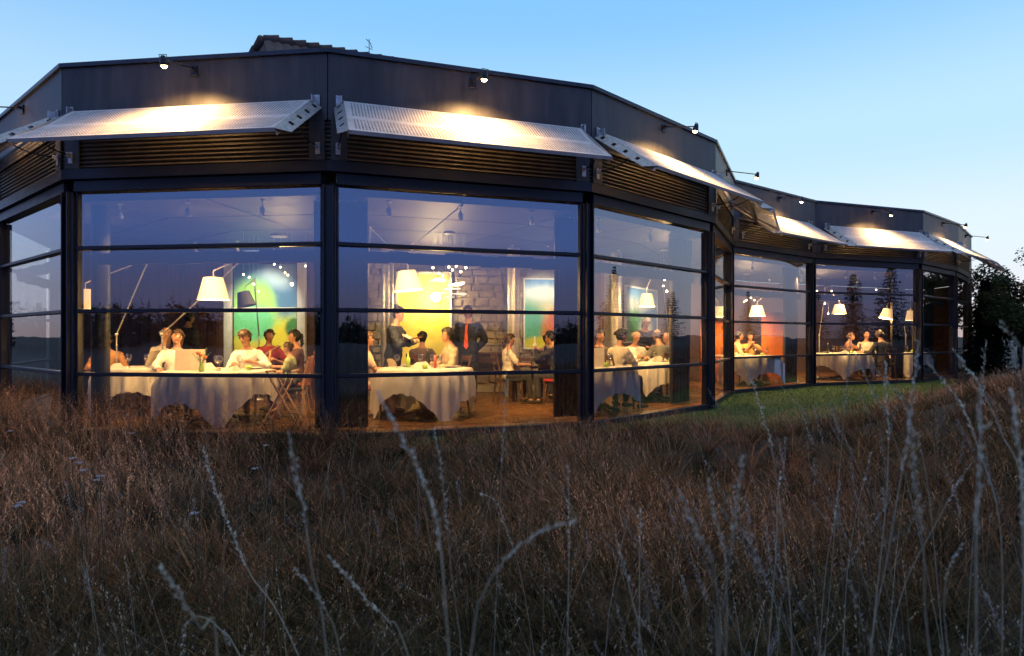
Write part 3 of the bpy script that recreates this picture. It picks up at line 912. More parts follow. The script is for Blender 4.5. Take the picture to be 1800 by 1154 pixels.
spot('small spotlight aimed at the painting of the green hill', (bm_.x + .3, bm_.y - 1.6), tuple(bm_), 90, (1, .92, .66), 60)

# round steel columns, lit from above
for k, (px, dep, lab) in enumerate([(681, 12.7, 'bright steel column left of the yellow panel'), (903, 12.9, 'bright steel column left of the valley painting'), (1083, 13.6, 'bright steel column in the third bay')]):
    c = at(px, 591, dep); c.z = 0
    t = thing('steel_column', lab, 'column', c, 0, 'round steel columns inside')
    m = MB(); m.lathe([(.13, 0), (.13, 3.08)], 24); m.build('shaft', M_['silver'], t, smooth=True)
    m = MB(); m.lathe([(.17, 0), (.17, .04), (.13, .06)], 24); m.build('base_ring', M_['galv'], t)
    spot('small spotlight washing down the ' + lab.replace('bright ', ''), (c.x - .02, c.y - .42), (c.x, c.y - .1, 1.0), 42, (1, .68, .32), 50, .8)
# the dark round post inside the left corner and gathered curtains inside the others
c = at(177, 591, 8.75); c.z = 0
t = thing('dark_column', 'dark round column beside the left table', 'column', c)
m = MB(); m.lathe([(.115, 0), (.115, 3.08)], 20); m.build('shaft', M_['steel_dark'], t, smooth=True)
def curtain(label, a, b, depth=.07, folds=6):
    a, b = Vector((*a, 0)), Vector((*b, 0)); u = (b - a).normalized(); n = Vector((u.y, -u.x, 0)); L = (b - a).length
    t = thing('curtain', label, 'curtain', a, 0, 'dark curtains gathered beside the glass')
    m = MB(); N = folds * 6
    for j, z in enumerate((.03, 1.0, 2.0, 3.04)):
        for k in range(N + 1):
            p = u * (L * k / N) + n * (depth * math.sin(k / 6 * 2 * math.pi + .3 * j) * (.8 + .1 * j))
            m.v.append((p.x, p.y, z))
    for j in range(3):
        for k in range(N):
            q = j * (N + 1) + k; m.f.append((q, q + 1, q + N + 2, q + N + 1)); m.mi.append(0)
    m.build('cloth', M_['curtain'], t, smooth=True)
    m = MB(); m.tube([(0, 0, 3.045), tuple(u * L + Vector((0, 0, 3.045)))], .012, 6); m.build('rail', M_['galv'], t)
curtain('dark gathered curtain behind the corner post nearest the camera', (-2.62, 8.32), (-1.92, 8.36))
curtain('dark gathered curtain left of the tall corner post by the third bay', (.62, 9.42), (1.02, 9.55))
curtain('dark gathered curtain at the right end of the third bay', (2.86, 11.35), (3.34, 11.80))
curtain('dark gathered curtain between the orange screen and the far post', (7.05, 16.25), (7.62, 16.75))
curtain('dark gathered curtain left of the last corner post', (10.90, 18.0), (11.35, 18.15))
curtain('dark gathered curtain in the last bay of the far wing', (12.3, 19.2), (13.7, 20.4))

# orange screen in the far wing
c = at(1362, 591, 16.9); c.z = 0
t = thing('orange_screen', 'orange wooden screen beside the woman with folded hands', 'screen', c, R(6))
for j in range(3):
    m = MB(); m.box((0, 0, .02 + .31 + j * .625), (.74, .05, .615), bev=.006); m.build('panel', M_['wood_orange'], t)
m = MB(); m.box((.39, 0, .95), (.04, .07, 1.90)); m.build('end_post', M_['wood_orange'], t)
c2 = at(1262, 591, 17.3); c2.z = 0
t = thing('orange_screen', 'orange wooden screen seen through the narrow return bay', 'screen', c2, R(20))
for j in range(3):
    m = MB(); m.box((0, 0, .02 + .31 + j * .625), (1.1, .05, .615), bev=.006); m.build('panel', M_['wood_orange'], t)
m = MB(); m.box((-.57, 0, .95), (.04, .07, 1.90)); m.build('end_post', M_['wood_orange'], t)
wl1 = at(1362, 530, 19.0)
spot('small spotlight above the orange screen', (wl1.x - .3, wl1.y - 2.4), (c.x + .05, c.y - .3, 1.3), 170, (1, .62, .26), 80)
spot('small spotlight washing the wall over the orange screen', (wl1.x - .4, wl1.y - .6), tuple(wl1 + Vector((0, .6, 0))), 90, (1, .70, .30), 90)
spot('small spotlight in the narrow return bay', (5.4, 17.1), (5.8, 18.6, 1.8), 90, (1, .68, .32), 90)
spot('small spotlight over the far wing table', (8.6, 18.6), (9.0, 20.5, 1.9), 110, (1, .62, .30), 100)
spot('small spotlight at the end of the far wing', (10.6, 19.2), (11.2, 21.5, 1.8), 60, (1, .64, .32), 100)

# sideboard along the stone wall, with bottles
sb_c = TW @ Vector((along(TW, 862), .30, 0))
t = thing('sideboard', 'dark wooden sideboard against the stone wall behind the man in the suit', 'sideboard', sb_c, math.atan2(wu.y, wu.x))
m = MB(); m.box((0, 0, .87), (1.3, .42, .05), bev=.006); m.build('top', M_['wood_dark'], t)
m = MB(); m.box((0, .02, .76), (1.24, .36, .16)); m.build('drawer', M_['wood_dark'], t)
for sx in (-.58, .58):
    for sy in (-.16, .16):
        m = MB(); m.box((sx, sy, .43), (.05, .05, .84)); m.build('leg', M_['wood_dark'], t)

# chandelier of paper sheets and small bulbs
ch = at(790, 500, 10.9)
t = thing('chandelier', 'chandelier of floating white sheets and tiny bulbs in the middle bay', 'chandelier', (ch.x, ch.y, Z_CEIL))
m = MB(); m.lathe([(.001, 0), (.09, 0), (.09, -.03), (.02, -.05)], 14); m.build('canopy', M_['galv'], t)
rs = random.Random(3)
for k, (px, py, w) in enumerate([(770, 493, .42), (802, 500, .36), (795, 508, .46), (780, 515, .34), (806, 517, .38), (788, 523, .34)]):
    q = at(px, py, 10.9 + rs.uniform(-.25, .25)) - Vector((ch.x, ch.y, Z_CEIL))
    Tm = Matrix.Translation(q) @ Matrix.Rotation(rs.uniform(-.10, .10), 4, 'Y') @ Matrix.Rotation(rs.uniform(-.12, .04), 4, 'X') @ Matrix.Rotation(rs.uniform(0, 3), 4, 'Z')
    m = MB(); m.add([(w / 2 * math.cos(a) * 1.0, w / 3 * math.sin(a), .012 * math.cos(2 * a)) for a in [2 * math.pi * j / 14 for j in range(14)]], [tuple(range(14))], Tm)
    m.build('paper_sheet', mat('glowing_paper_%d' % k, (.85, .82, .75), .7, 0, .03, 9, emit=(1, .86, .6), estr=1.6), t)
    m = MB(); m.tube([q, Vector((q.x * .2, q.y * .2, -.03))], .0025, 4); m.build('wire', M_['galv'], t)
for k, (px, py) in enumerate([(761, 471), (771, 481), (778, 485), (789, 470), (795, 475), (810, 478), (819, 471), (779, 466), (802, 468)]):
    q = at(px, py, 10.9 + rs.uniform(-.25, .25)) - Vector((ch.x, ch.y, Z_CEIL))
    m = MB(); m.sphere(q, .022, 8, 6); m.build('bulb', M_['bulb'], t, smooth=True)
    m = MB(); m.tube([q, (q.x, q.y, 0)], .002, 4); m.build('wire', M_['galv'], t)
lamp('chandelier_light', 'POINT', (0, 0, -.95), 80, (1, .62, .24), t, .12)
# cluster of small halogen pendants over the left bay
hc = at(490, 475, 11.2)
t = thing('halogen_cluster', 'cluster of tiny halogen pendants before the green painting', 'pendant lights', (hc.x, hc.y, Z_CEIL))
m = MB(); m.lathe([(.001, 0), (.14, 0), (.14, -.035), (.001, -.04)], 16); m.build('canopy', M_['galv'], t)
for k, (px, py) in enumerate([(481, 452), (482, 465), (493, 470), (501, 480), (506, 484), (513, 500), (428, 483), (438, 488), (446, 500), (454, 513), (497, 455), (537, 468)]):
    q = at(px, py, 11.2 + rs.uniform(-.4, .4)) - Vector((hc.x, hc.y, Z_CEIL))
    m = MB(); m.sphere(q, .018 if k != 5 else .03, 8, 6); m.build('bulb', M_['bulb'], t, smooth=True)
    m = MB(); m.tube([q, (q.x, q.y, 0)], .002, 4); m.build('wire', M_['galv'], t)
lamp('halogen_light', 'POINT', (.1, 0, -1.0), 80, (1, .64, .26), t, .10)
# small bulbs in the third bay and the far wing
for (lab, pts, dep, pw) in (('cluster of tiny bulbs at the right of the third bay', [(1168, 492), (1166, 503), (1172, 512), (1180, 521), (1188, 528)], 13.0, 40),
                            ('cluster of tiny bulbs above the woman with folded hands', [(1312, 528), (1320, 524), (1326, 528), (1308, 531)], 18.0, 45),
                            ('cluster of tiny bulbs behind the far wing table', [(1436, 512), (1462, 512), (1450, 534), (1456, 552), (1540, 510)], 19.3, 55)):
    c0 = at(*pts[0], dep)
    t = thing('halogen_cluster', lab, 'pendant lights', (c0.x, c0.y, Z_CEIL))
    m = MB(); m.lathe([(.001, 0), (.10, 0), (.10, -.03), (.001, -.035)], 14); m.build('canopy', M_['galv'], t)
    for p in pts:
        q = at(*p, dep + rs.uniform(-.3, .3)) - Vector((c0.x, c0.y, Z_CEIL))
        q.z = min(q.z, -.05)
        m = MB(); m.sphere(q, .024, 8, 6); m.build('bulb', M_['bulb'], t, smooth=True)
        m = MB(); m.tube([q, (q.x, q.y, 0)], .002, 4); m.build('wire', M_['galv'], t)
    lamp('halogen_light', 'POINT', (.05, 0, -1.0), pw * 1.8, (1, .64, .30), t, .10)

# ------------------------------------------------------------------ shaded lamps on long jointed arms over the tables
def arm_lamp(label, shade_at, w, h, foot, elbow, lit=True, power=30, tilt=0.0, m_sh=None):
    """floor foot and post, lower arm up to a raised elbow, upper arm down to a hanging paper shade"""
    foot = Vector(foot); S = Vector(shade_at); E = Vector(elbow)
    t = thing('arm_lamp', label, 'lamp', foot, 0, 'paper-shade lamps on long jointed arms')
    L = lambda p: Vector(p) - foot
    m = MB(); m.lathe([(.001, .03), (.14, .025), (.15, .0)], 20); m.build('foot', M_['galv'], t)
    top = foot + Vector((0, 0, 1.28))
    m = MB(); m.tube([L(foot), L(top)], .011, 8); m.build('post', M_['galv'], t)
    m = MB(); m.tube([L(top), L(E)], .012, 8); m.sphere(L(top), .028, 8, 6); m.build('lower_arm', M_['galv'], t)
    hang = S + Vector((0, 0, h / 2 + .10))
    m = MB(); m.tube([L(E), L(hang)], .011, 8); m.sphere(L(E), .026, 8, 6); m.tube([L(hang), L(S + Vector((0, 0, h / 2)))], .009, 8); m.build('upper_arm', M_['galv'], t)
    T = Matrix.Translation(L(S)) @ Matrix.Rotation(tilt, 4, 'Y')
    m = MB(); r1, r0 = w / 2, w / 2 * .62
    m.lathe([(r1, -h / 2), (r0, h / 2), (r0 - .006, h / 2), (r1 - .006, -h / 2)], 28, T)
    sh = m.build('lamp_shade', m_sh or (M_['shade'] if lit else M_['shade_off']), t)
    m = MB()
    for a in range(3): m.tube([(0, 0, h / 2 - .03), (r0 * math.cos(a * 2.1), r0 * math.sin(a * 2.1), h / 2 - .01)], .004, 4, T)
    m.build('spider', M_['galv'], sh)
    m = MB(); m.sphere((0, 0, 0), .035, 10, 8, T); m.build('bulb', M_['bulb'] if lit else M_['shade_off'], t, smooth=True)
    if power: lamp('lamp_light', 'POINT', tuple(T @ Vector((0, 0, -h * .30))), power * 3.3, (1, .56, .19), t, .05)
    return t
arm_lamp('lit paper-shade lamp over the table of the boy in the white shirt', at(375, 508, 9.3), .44, .33, at(285, 591, 9.9).xy.to_3d(), at(432, 450, 9.6), True, 46)
arm_lamp('unlit grey-shade lamp in front of the green painting', at(431, 526, 11.6), .34, .27, at(455, 591, 12.4).xy.to_3d(), at(447, 492, 11.9), False, 0, R(-14), M_['shade_dark'])
arm_lamp('lit paper-shade lamp beside the dark round column on the left', at(150, 528, 9.6), .40, .33, at(205, 591, 10.4).xy.to_3d(), at(262, 455, 10.0), True, 34)
arm_lamp('pale paper-shade lamp near the waitress', at(717, 494, 9.6), .44, .30, at(640, 591, 9.9).xy.to_3d(), at(651, 399, 9.6), True, 46, R(-6), M_['shade_off'])
arm_lamp('paper-shade lamp over the tables of the third bay', at(1137, 528, 11.7), .30, .24, at(1176, 591, 12.9).xy.to_3d(), at(1160, 450, 12.2), True, 40, 0, M_['shade_off'])
arm_lamp('lit paper-shade lamp above the woman with folded hands', at(1331, 547, 15.9), .40, .27, at(1395, 591, 17.4).xy.to_3d(), at(1372, 500, 16.6), True, 44)
arm_lamp('lit paper-shade lamp seen through the narrow return bay', at(1270, 549, 16.2), .34, .26, at(1255, 591, 17.6).xy.to_3d(), at(1252, 500, 16.8), True, 30)
arm_lamp('left of the two lit paper-shade lamps in the far wing', at(1475, 544, 17.6), .38, .26, at(1440, 591, 19.0).xy.to_3d(), at(1452, 505, 18.4), True, 44)
arm_lamp('tilted lit paper-shade lamp right of the far wing table', at(1559, 552, 18.0), .36, .28, at(1592, 591, 19.4).xy.to_3d(), at(1578, 505, 18.8), True, 40, R(14))
arm_lamp('lit paper-shade lamp beside the last corner post', at(1601, 555, 18.9), .30, .30, at(1604, 591, 20.0).xy.to_3d(), at(1600, 510, 19.6), True, 20)

# a row of small spotlights just inside the glass, aimed down at the tables: they light the guests from the window side
for k, (lab, tx, ty, i_, f_, pw) in enumerate([
        ('small spotlight by the glass above the left table', -4.25, 9.3, 3, .40, 62), ('small spotlight by the glass over the boy in the white shirt', -3.7, 9.6, 3, .70, 50), ('small spotlight by the glass beside the dark column', -5.7, 10.0, 3, .12, 46),
        ('small spotlight by the glass over the middle table', -1.45, 9.8, 4, .22, 70), ('small spotlight by the glass over the man in the beige shirt', -.75, 10.4, 4, .50, 56), ('small spotlight by the glass over the red chair', .6, 11.8, 4, .80, 60),
        ('small spotlight by the glass at the left of the third bay', 1.5, 10.4, 5, .20, 60), ('small spotlight by the glass over the bald man', 2.6, 12.2, 5, .60, 70),
        ('small spotlight by the glass over the woman with folded hands', 6.1, 16.4, 7, .40, 90), ('small spotlight by the glass over the far wing table', 9.4, 18.4, 8, .40, 90), ('small spotlight by the glass over the man in black', 10.2, 18.6, 8, .68, 40)]):
    p, q, u, n, L = bay(i_)
    s_ = p + u * (L * f_) - n * .32
    spot(lab, (s_.x, s_.y), (tx, ty, .8), pw * (4.3 if k < 8 else 5.4), (1, .56, .19), 84, .9, .06)
# ================================================================== TABLES
TABLES = {}
cloth_rng = random.Random(21)
def cloth_mesh(Rt, half, rot, z, seed):
    """square linen thrown over a round top: flat disc, then folds that hang to a square hem"""
    rr = random.Random(seed); ph = [rr.uniform(0, 6.28) for _ in range(4)]
    NA, m = 216, MB()
    flat = [0.0, .35, .7, .93, 1.0]; hang = [.04, .12, .28, .5, .75, 1.0]
    for a in range(NA):
        th = 2 * math.pi * a / NA
        c, s_ = math.cos(th - rot), math.sin(th - rot)
        rm = min(half / max(abs(c), abs(s_)), half * 1.40)
        drop = min((rm - Rt) * (1 + .10 * math.sin(2 * th + ph[2]) + .05 * math.sin(5 * th + ph[3])) + .012 * math.sin(31 * th), z - .02)
        for f in flat: m.v.append((Rt * f * math.cos(th), Rt * f * math.sin(th), z - (.006 if f == 1.0 else 0)))
        corner = (rm - half) / (half * .40)
        for h in hang:
            d = drop * h
            crease = abs(math.sin(6.5 * th + ph[0])) ** .7 * .5 + abs(math.sin(10.5 * th + ph[1] + .6 * math.sin(3 * th))) ** .6 * .35 + .15 * math.sin(27 * th + ph[2])
            wav = (.105 * (crease - .45) + .045 * corner) * min(1, d / .20)
            r_ = Rt + .010 + wav + .012 * h + .006 * math.sin(41 * th + 9 * h + ph[3]) * h
            m.v.append((r_ * math.cos(th), r_ * math.sin(th), z - .012 - d * .985))
    K = len(flat) + len(hang)
    for a in range(NA):
        b = (a + 1) % NA
        for k in range(K - 1):
            m.f.append((a * K + k, a * K + k + 1, b * K + k + 1, b * K + k)); m.mi.append(0)
    return m
def dining_table(key, loc, Rt, half, rot, where, z=.755):
    c = Vector((loc[0], loc[1], 0))
    t = thing('dining_table', 'round dining table with pedestal foot ' + where, 'table', c, 0, 'round restaurant tables')
    m = MB(); m.lathe([(.001, z - .035), (Rt - .015, z - .035), (Rt - .01, z - .02), (Rt - .015, z - .008), (.001, z - .008)], 40); m.build('tabletop', M_['wood_dark'], t)
    m = MB(); m.lathe([(.05, .03), (.045, .3), (.05, z - .04)], 14); m.build('pedestal', M_['wood_dark'], t, smooth=True)
    for a in range(4):
        an = a * math.pi / 2 + .4
        m = MB(); m.tube([(0, 0, .10), (.22 * math.cos(an), .22 * math.sin(an), .07), (.40 * math.cos(an), .40 * math.sin(an), .022)], [.032, .028, .020], 8); m.build('foot', M_['wood_dark'], t)
    o = cloth_mesh(Rt, half, rot, z, hash(key) % 97 if False else sum(map(ord, key))).build('tablecloth', M_['cloth'], None, smooth=True)
    o.location = c
    tag(o, 'white linen cloth on the table ' + where, 'tablecloth', 'white tablecloths')
    TABLES[key] = (c, z, Rt, where)
T_AT = {'t0': (-5.95, 10.0), 't1': (-4.27, 9.12), 't2': (-1.36, 9.75), 't3': (1.42, 10.25), 't4': (2.72, 12.2), 't5': (6.15, 16.1), 't6': (9.55, 18.1), 't7': (12.1, 19.2)}
WHERE = {'t0': 'beside the dark round column', 't1': 'of the boy in the white shirt', 't2': 'before the standing waitress', 't3': 'at the left end of the third bay',
         't4': 'of the bald man in white', 't5': 'of the woman with folded hands', 't6': 'in the far wing', 't7': 'in the last bay'}
for k, (rt, hf, rot) in {'t0': (.62, .96, .2), 't1': (.75, 1.12, R(-20)), 't2': (.74, 1.12, R(-15)), 't3': (.60, .96, R(32)), 't4': (.58, .94, R(25)),
                         't5': (.70, 1.06, R(20)), 't6': (.72, 1.08, R(20)), 't7': (.6, .95, .3)}.items():
    dining_table(k, T_AT[k], rt, hf, rot, WHERE[k])
# bare wooden table by the valley painting
bt = Vector((.55, 12.35, 0))
t = thing('wooden_table', 'bare dark wooden table below the valley painting', 'table', bt, R(6))
m = MB(); m.box((0, 0, .80), (1.25, .8, .045), bev=.006); m.build('tabletop', M_['wood_dark'], t)
for sx in (-.56, .56):
    for sy in (-.34, .34):
        m = MB(); m.box((sx, sy, .39), (.06, .06, .78), bev=.005); m.build('leg', M_['wood_dark'], t)
# second bare table behind, left bay
bt2 = Vector((-4.55, 12.2, 0))
t = thing('wooden_table', 'small dark table below the green painting', 'table', bt2, R(-4))
m = MB(); m.box((0, 0, .74), (1.2, .7, .04), bev=.006); m.build('tabletop', M_['wood_dark'], t)
for sx in (-.54, .54):
    for sy in (-.3, .3):
        m = MB(); m.box((sx, sy, .36), (.05, .05, .72)); m.build('leg', M_['wood_dark'], t)

# ================================================================== CHAIRS
def chair(label, loc, face, wood='wood_dark', pad='black', back_h=.94, fabric=None):
    """four-legged dining chair; face is the direction (degrees from +X) the sitter looks"""
    t = thing('dining_chair', label, 'chair', (loc[0], loc[1], 0), R(face - 90), 'dining chairs')
    W, D = .44, .42
    m = MB(); m.box((0, 0, .445), (W, D, .05), bev=.012); m.build('seat', M_[pad], t)
    m = MB()
    for sx, sy in ((0, D / 2 - .02), (0, -D / 2 + .02)): m.box((sx, sy, .40), (W - .02, .025, .045))
    m.build('apron', M_[wood], t)
    for sx in (-1, 1):
        m = MB(); m.tube([(sx * .195, .185, .42), (sx * .20, .20, 0)], [.020, .015], 6); m.build('leg', M_[wood], t)
        m = MB(); m.tube([(sx * .195, -.26, 0), (sx * .195, -.20, .44), (sx * .19, -.245, .72), (sx * .185, -.30, back_h)], [.015, .020, .018, .015], 6); m.build('leg', M_[wood], t)
    if fabric:
        m = MB()
        for k in range(7):
            z0 = .50 + k * (back_h - .52) / 7
            y = -.205 - .10 * ((z0 - .44) / .5) ** 1.3
            m.box((0, y, z0 + .032), (.40, .035, (back_h - .52) / 7 + .004))
        m.build('backrest', M_[fabric], t)
    else:
        for k, zz in enumerate((.60, .74, .88)):
            y = -.21 - .10 * ((zz - .44) / .5) ** 1.3
            m = MB(); m.box((0, y, zz), (.36, .018, .075 if k == 2 else .05), bev=.004); m.build('back_slat', M_[wood], t)
    return t

# ================================================================== PEOPLE
SKIN = [mat('skin_%d' % k, c, .55, 0, .08, 30, sss=.0) for k, c in enumerate([(.46, .235, .145), (.38, .185, .11), (.50, .27, .18), (.34, .16, .095)])]
EYE_M = mat('eye_dark', (.02, .015, .012), .3, 0, .1, 30)
LIP_M = mat('lip', (.36, .12, .09), .5, 0, .1, 30)
HAIR = {'black': mat('hair_black', (.012, .009, .008), .5, 0, .4, 40, .3, 160, stretch=(1, 1, .2)), 'brown': mat('hair_brown', (.045, .022, .012), .5, 0, .4, 40, .3, 160, stretch=(1, 1, .2)),
        'chestnut': mat('hair_chestnut', (.10, .045, .020), .5, 0, .4, 40, .3, 160, stretch=(1, 1, .2)), 'grey': mat('hair_grey', (.30, .28, .26), .6, 0, .3, 40, .3, 160, stretch=(1, 1, .2))}
CLOTHES = {}
def garment(c):
    if c not in CLOTHES: CLOTHES[c] = mat('garment_%02d' % len(CLOTHES), c, .85, 0, .22, 9, .9, 16)
    return CLOTHES[c]

def remeshed(mb, voxel, name, mats, smooth=True, shrink=None):
    """fuse overlapping closed shapes into one continuous surface"""
    me = mb.mesh('tmp', mats[0])
    o = bpy.data.objects.new('tmp', me); COL.objects.link(o)
    md = o.modifiers.new('r', 'REMESH'); md.mode = 'VOXEL'; md.voxel_size = voxel; md.use_smooth_shade = True
    sm = o.modifiers.new('s', 'SMOOTH'); sm.iterations = 3; sm.factor = .5
    dg = bpy.context.evaluated_depsgraph_get(); dg.update()
    res = bpy.data.meshes.new_from_object(o.evaluated_get(dg))
    bpy.data.objects.remove(o); bpy.data.meshes.remove(me)
    res.name = name
    res.materials.clear()
    for m in mats: res.materials.append(m)
    res.polygons.foreach_set('use_smooth', [True] * len(res.polygons))
    return res

def ik(a, b, l1, l2, pole):
    """middle joint of a two-bone limb from a to b"""
    d = b - a; L = max(1e-4, min(d.length, (l1 + l2) * .998)); d = d.normalized() * L
    x = (l1 * l1 - l2 * l2 + L * L) / (2 * L); h = math.sqrt(max(0, l1 * l1 - x * x))
    p = pole - d.normalized() * pole.dot(d.normalized())
    return a + d.normalized() * x + p.normalized() * h, a + d

def ring_loft(m, rings, n=16):
    """closed loft through rings (centre, half width vector, half depth vector)"""
    vs, fs = [], []
    for c, a, b in rings:
        for k in range(n):
            t = 2 * math.pi * k / n
            ct, st = math.cos(t), math.sin(t)
            ex = .85
            vs.append(c + a * (math.copysign(abs(ct) ** ex, ct)) + b * (math.copysign(abs(st) ** ex, st)))
    for i in range(len(rings) - 1):
        for k in range(n):
            k2 = (k + 1) % n
            fs.append((i * n + k, i * n + k2, (i + 1) * n + k2, (i + 1) * n + k))
    fs.append(tuple(range(n))[::-1]); fs.append(tuple((len(rings) - 1) * n + k for k in range(n)))
    m.add(vs, fs)

def head_shape(d, grow=0.0):
    """surface of the head in the unit direction d (x right, y forward, z up), head centre at 0"""
    x, y, z = d
    rx, ry, rz = .074 + grow, .094 + grow, .112 + grow
    if z < 0:
        k = -z
        rx *= 1 - .26 * k ** 1.3
        ry *= 1 - .10 * k if y > 0 else 1 - .32 * k
        rz *= 1.06
    else:
        ry *= 1.04 if y < 0 else 1.0
    px, py, pz = x * rx, y * ry, z * rz
    if y > .5: py -= .010 * (y - .5) * 2 * (1 if z < .35 else .3)
    if y > 0 and z < -.62: py += .012 * y
    return Vector((px, py, pz))

def person(label, loc, face, seat=.46, height=1.72, lean=0.0, side=0.0, head=(0, 0, 0), hands=None, skin=0, hair=('short', 'brown'), shirt=(.7, .68, .62), sleeve='long',
           trousers=(.03, .03, .04), jacket=None, tie=None, shoes=(.015, .013, .012), twist=0.0, child=1.0, stand=False, hold=None):
    """one figure, facing `face` degrees (from +X), standing or seated at loc; limbs posed by hand targets in its own frame (x right, y forward, z up)"""
    S = height / 1.75 * child
    V = Vector
    pel = V((0, 0, .95 * S)) if stand else V((0, 0, seat + .09 * S))
    tilt = Matrix.Rotation(-lean, 4, 'X') @ Matrix.Rotation(side, 4, 'Y') @ Matrix.Rotation(twist, 4, 'Z')
    up = lambda z, x=0, y=0: pel + (tilt @ V((x * S, y * S, z * S)))
    ax = tilt @ V((1, 0, 0)); ay = tilt @ V((0, 1, 0))
    torso = [(-.10, .145, .10, 0), (.0, .165, .115, 0), (.10, .148, .105, .005), (.20, .138, .100, .008), (.30, .160, .112, .008), (.40, .172, .112, .0), (.46, .165, .095, -.008), (.51, .11, .075, -.012), (.545, .06, .06, -.006)]
    def torso_rings(g=0.0, z0=-1, z1=1):
        return [(up(z, 0, y), ax * (w * S + g), ay * (d * S + g)) for z, w, d, y in torso if z0 <= z <= z1]
    B = MB()
    ring_loft(B, torso_rings())
    neck0, neck1 = up(.50, 0, -.012), up(.625, 0, .012)
    B.limb([neck0, neck1], [.058 * S, .052 * S], 12)
    hc = up(.715, 0, .028)
    yaw, pitch, roll = head
    HM = Matrix.Translation(hc) @ (tilt.to_3x3().to_4x4() if False else Matrix.Identity(4)) @ Matrix.Rotation(yaw, 4, 'Z') @ Matrix.Rotation(pitch, 4, 'X') @ Matrix.Rotation(roll, 4, 'Y') @ Matrix.Scale(S if child == 1 else S * 1.12, 4)
    hm = MB(); hm.sphere((0, 0, 0), 1.0, 22, 16)
    B.add([head_shape(p) for p in hm.v], hm.f, HM)
    B.limb([(0, .086, .008), (0, .104, -.020)], [.009, .014], 8, HM)                 # nose
    B.limb([(-.018, .090, -.052), (.018, .090, -.052)], [.007, .007], 6, HM)         # mouth
    B.limb([(0, .078, -.098), (0, .086, -.092)], [.016, .016], 8, HM)                # chin
    for sx in (-1, 1):
        B.sphere((sx * .076, -.006, -.008), (.010, .019, .030), 8, 6, HM)            # ear
    sh = {s: up(.445, s * .185, -.006) for s in (-1, 1)}
    hip = {s: pel + V((s * .088 * S, 0, -.03 * S)) for s in (-1, 1)}
    if stand:
        knee = {s: V((s * .10 * S, .02 * S, .50 * S)) for s in (-1, 1)}
        ank = {s: V((s * .11 * S, -.02 * S, .085 * S)) for s in (-1, 1)}
    else:
        kz = min(seat + .05, .50 * S + .02)
        knee = {s: V((s * .13 * S, .42 * S, kz)) for s in (-1, 1)}
        ank = {s: V((s * .14 * S, (.44 if s > 0 else .36) * S, .085 * S)) for s in (-1, 1)}
    def legs(g, full=True):
        out = MB()
        for s in (-1, 1):
            mid_ = hip[s].lerp(knee[s], .5)
            out.limb([hip[s], mid_, knee[s]], [.088 * S + g, .078 * S + g, .056 * S + g], 12)
            cal = knee[s].lerp(ank[s], .35) + V((0, -.012, 0))
            end = ank[s] if full else ank[s].lerp(knee[s], .1)
            out.limb([knee[s], cal, end], [.054 * S + g, .054 * S + g, .036 * S + g * 1.3], 12)
        return out
    lg = legs(0); B.add(lg.v, lg.f)
    hands = hands or {}
    sv, wr, arm_pts = {}, {}, {}
    for s in (-1, 1):
        tgt = hands.get(s, (s * .22, .06, -.02) if stand else (s * .16, .36, .20))
        T3 = pel + V(tgt[:3]) * S
        pole = V(tgt[3:]) if len(tgt) > 3 else V((s * .8, -.5, -.8))
        el, w_ = ik(sh[s], T3, .285 * S, .255 * S, pole)
        arm_pts[s] = (sh[s], el, w_)
        B.limb([sh[s], sh[s].lerp(el, .5), el], [.050 * S, .045 * S, .038 * S], 10)
        B.limb([el, el.lerp(w_, .35), w_], [.039 * S, .038 * S, .026 * S], 10)
        d = (w_ - el).normalized()
        B.limb([w_, w_ + d * .05 * S, w_ + d * .085 * S], [.027 * S, .036 * S, .034 * S], 10)     # palm
    for s in (-1, 1):
        ft = V((0, 1, 0))
        B.limb([ank[s] + V((0, -.02, -.04)) * S, ank[s] + V((0, .07, -.052)) * S, ank[s] + V((0, .15, -.060)) * S], [.035 * S, .032 * S, .022 * S], 10)
    body = remeshed(B, .0145 if loc[1] < 11 else .0175, 'person', [SKIN[skin], EYE_M, LIP_M])
    # eyes, brows and mouth coloured on the head itself; five fingers rooted in each palm
    inv = HM.inverted()
    for p in body.polygons:
        q = inv @ p.center
        if q.y > .045 and abs(q.x) < .022 and abs(q.z + .053) < .008: p.material_index = 2
    fm = MB()
    for s in (-1, 1):
        shp, el, w_ = arm_pts[s]
        d = (w_ - el).normalized()
        curl = V((0, 0, -1)) if abs(d.z) < .8 else V((0, 1, 0))
        curl = (curl - d * curl.dot(d)).normalized(); sd = d.cross(curl).normalized()
        for k, (off, ln) in enumerate(((-.027, .066), (-.009, .076), (.009, .072), (.026, .056))):
            b0 = w_ + d * .080 * S + sd * off * S
            p1 = b0 + (d * .9 + curl * .25) * ln * .5 * S; p2 = p1 + (d * .5 + curl * .75) * ln * .5 * S
            fm.limb([b0, p1, p2], [.0095 * S, .0088 * S, .0072 * S], 6)
        sgn = -1 if (sd.dot(V((s, 0, 0))) > 0) else 1
        b0 = w_ + d * .030 * S + sd * sgn * .026 * S
        p1 = b0 + (d * .7 + sd * sgn * .7) * .035 * S; p2 = p1 + (d * .9 + curl * .4) * .028 * S
        fm.limb([b0, p1, p2], [.0115 * S, .010 * S, .008 * S], 6)
    n_f = len(fm.f)
    for sx in (-1, 1):
        fm.sphere((sx * .030, .0790, .008), (.0125, .007, .0062), 8, 6, HM, 1)
        if hair[0] != 'bald': fm.limb([(sx * .046, .0735, .026), (sx * .030, .0825, .030), (sx * .016, .0845, .027)], [.0030, .0042, .0036], 5, HM, 1)
    bm = bmesh.new(); bm.from_mesh(body)
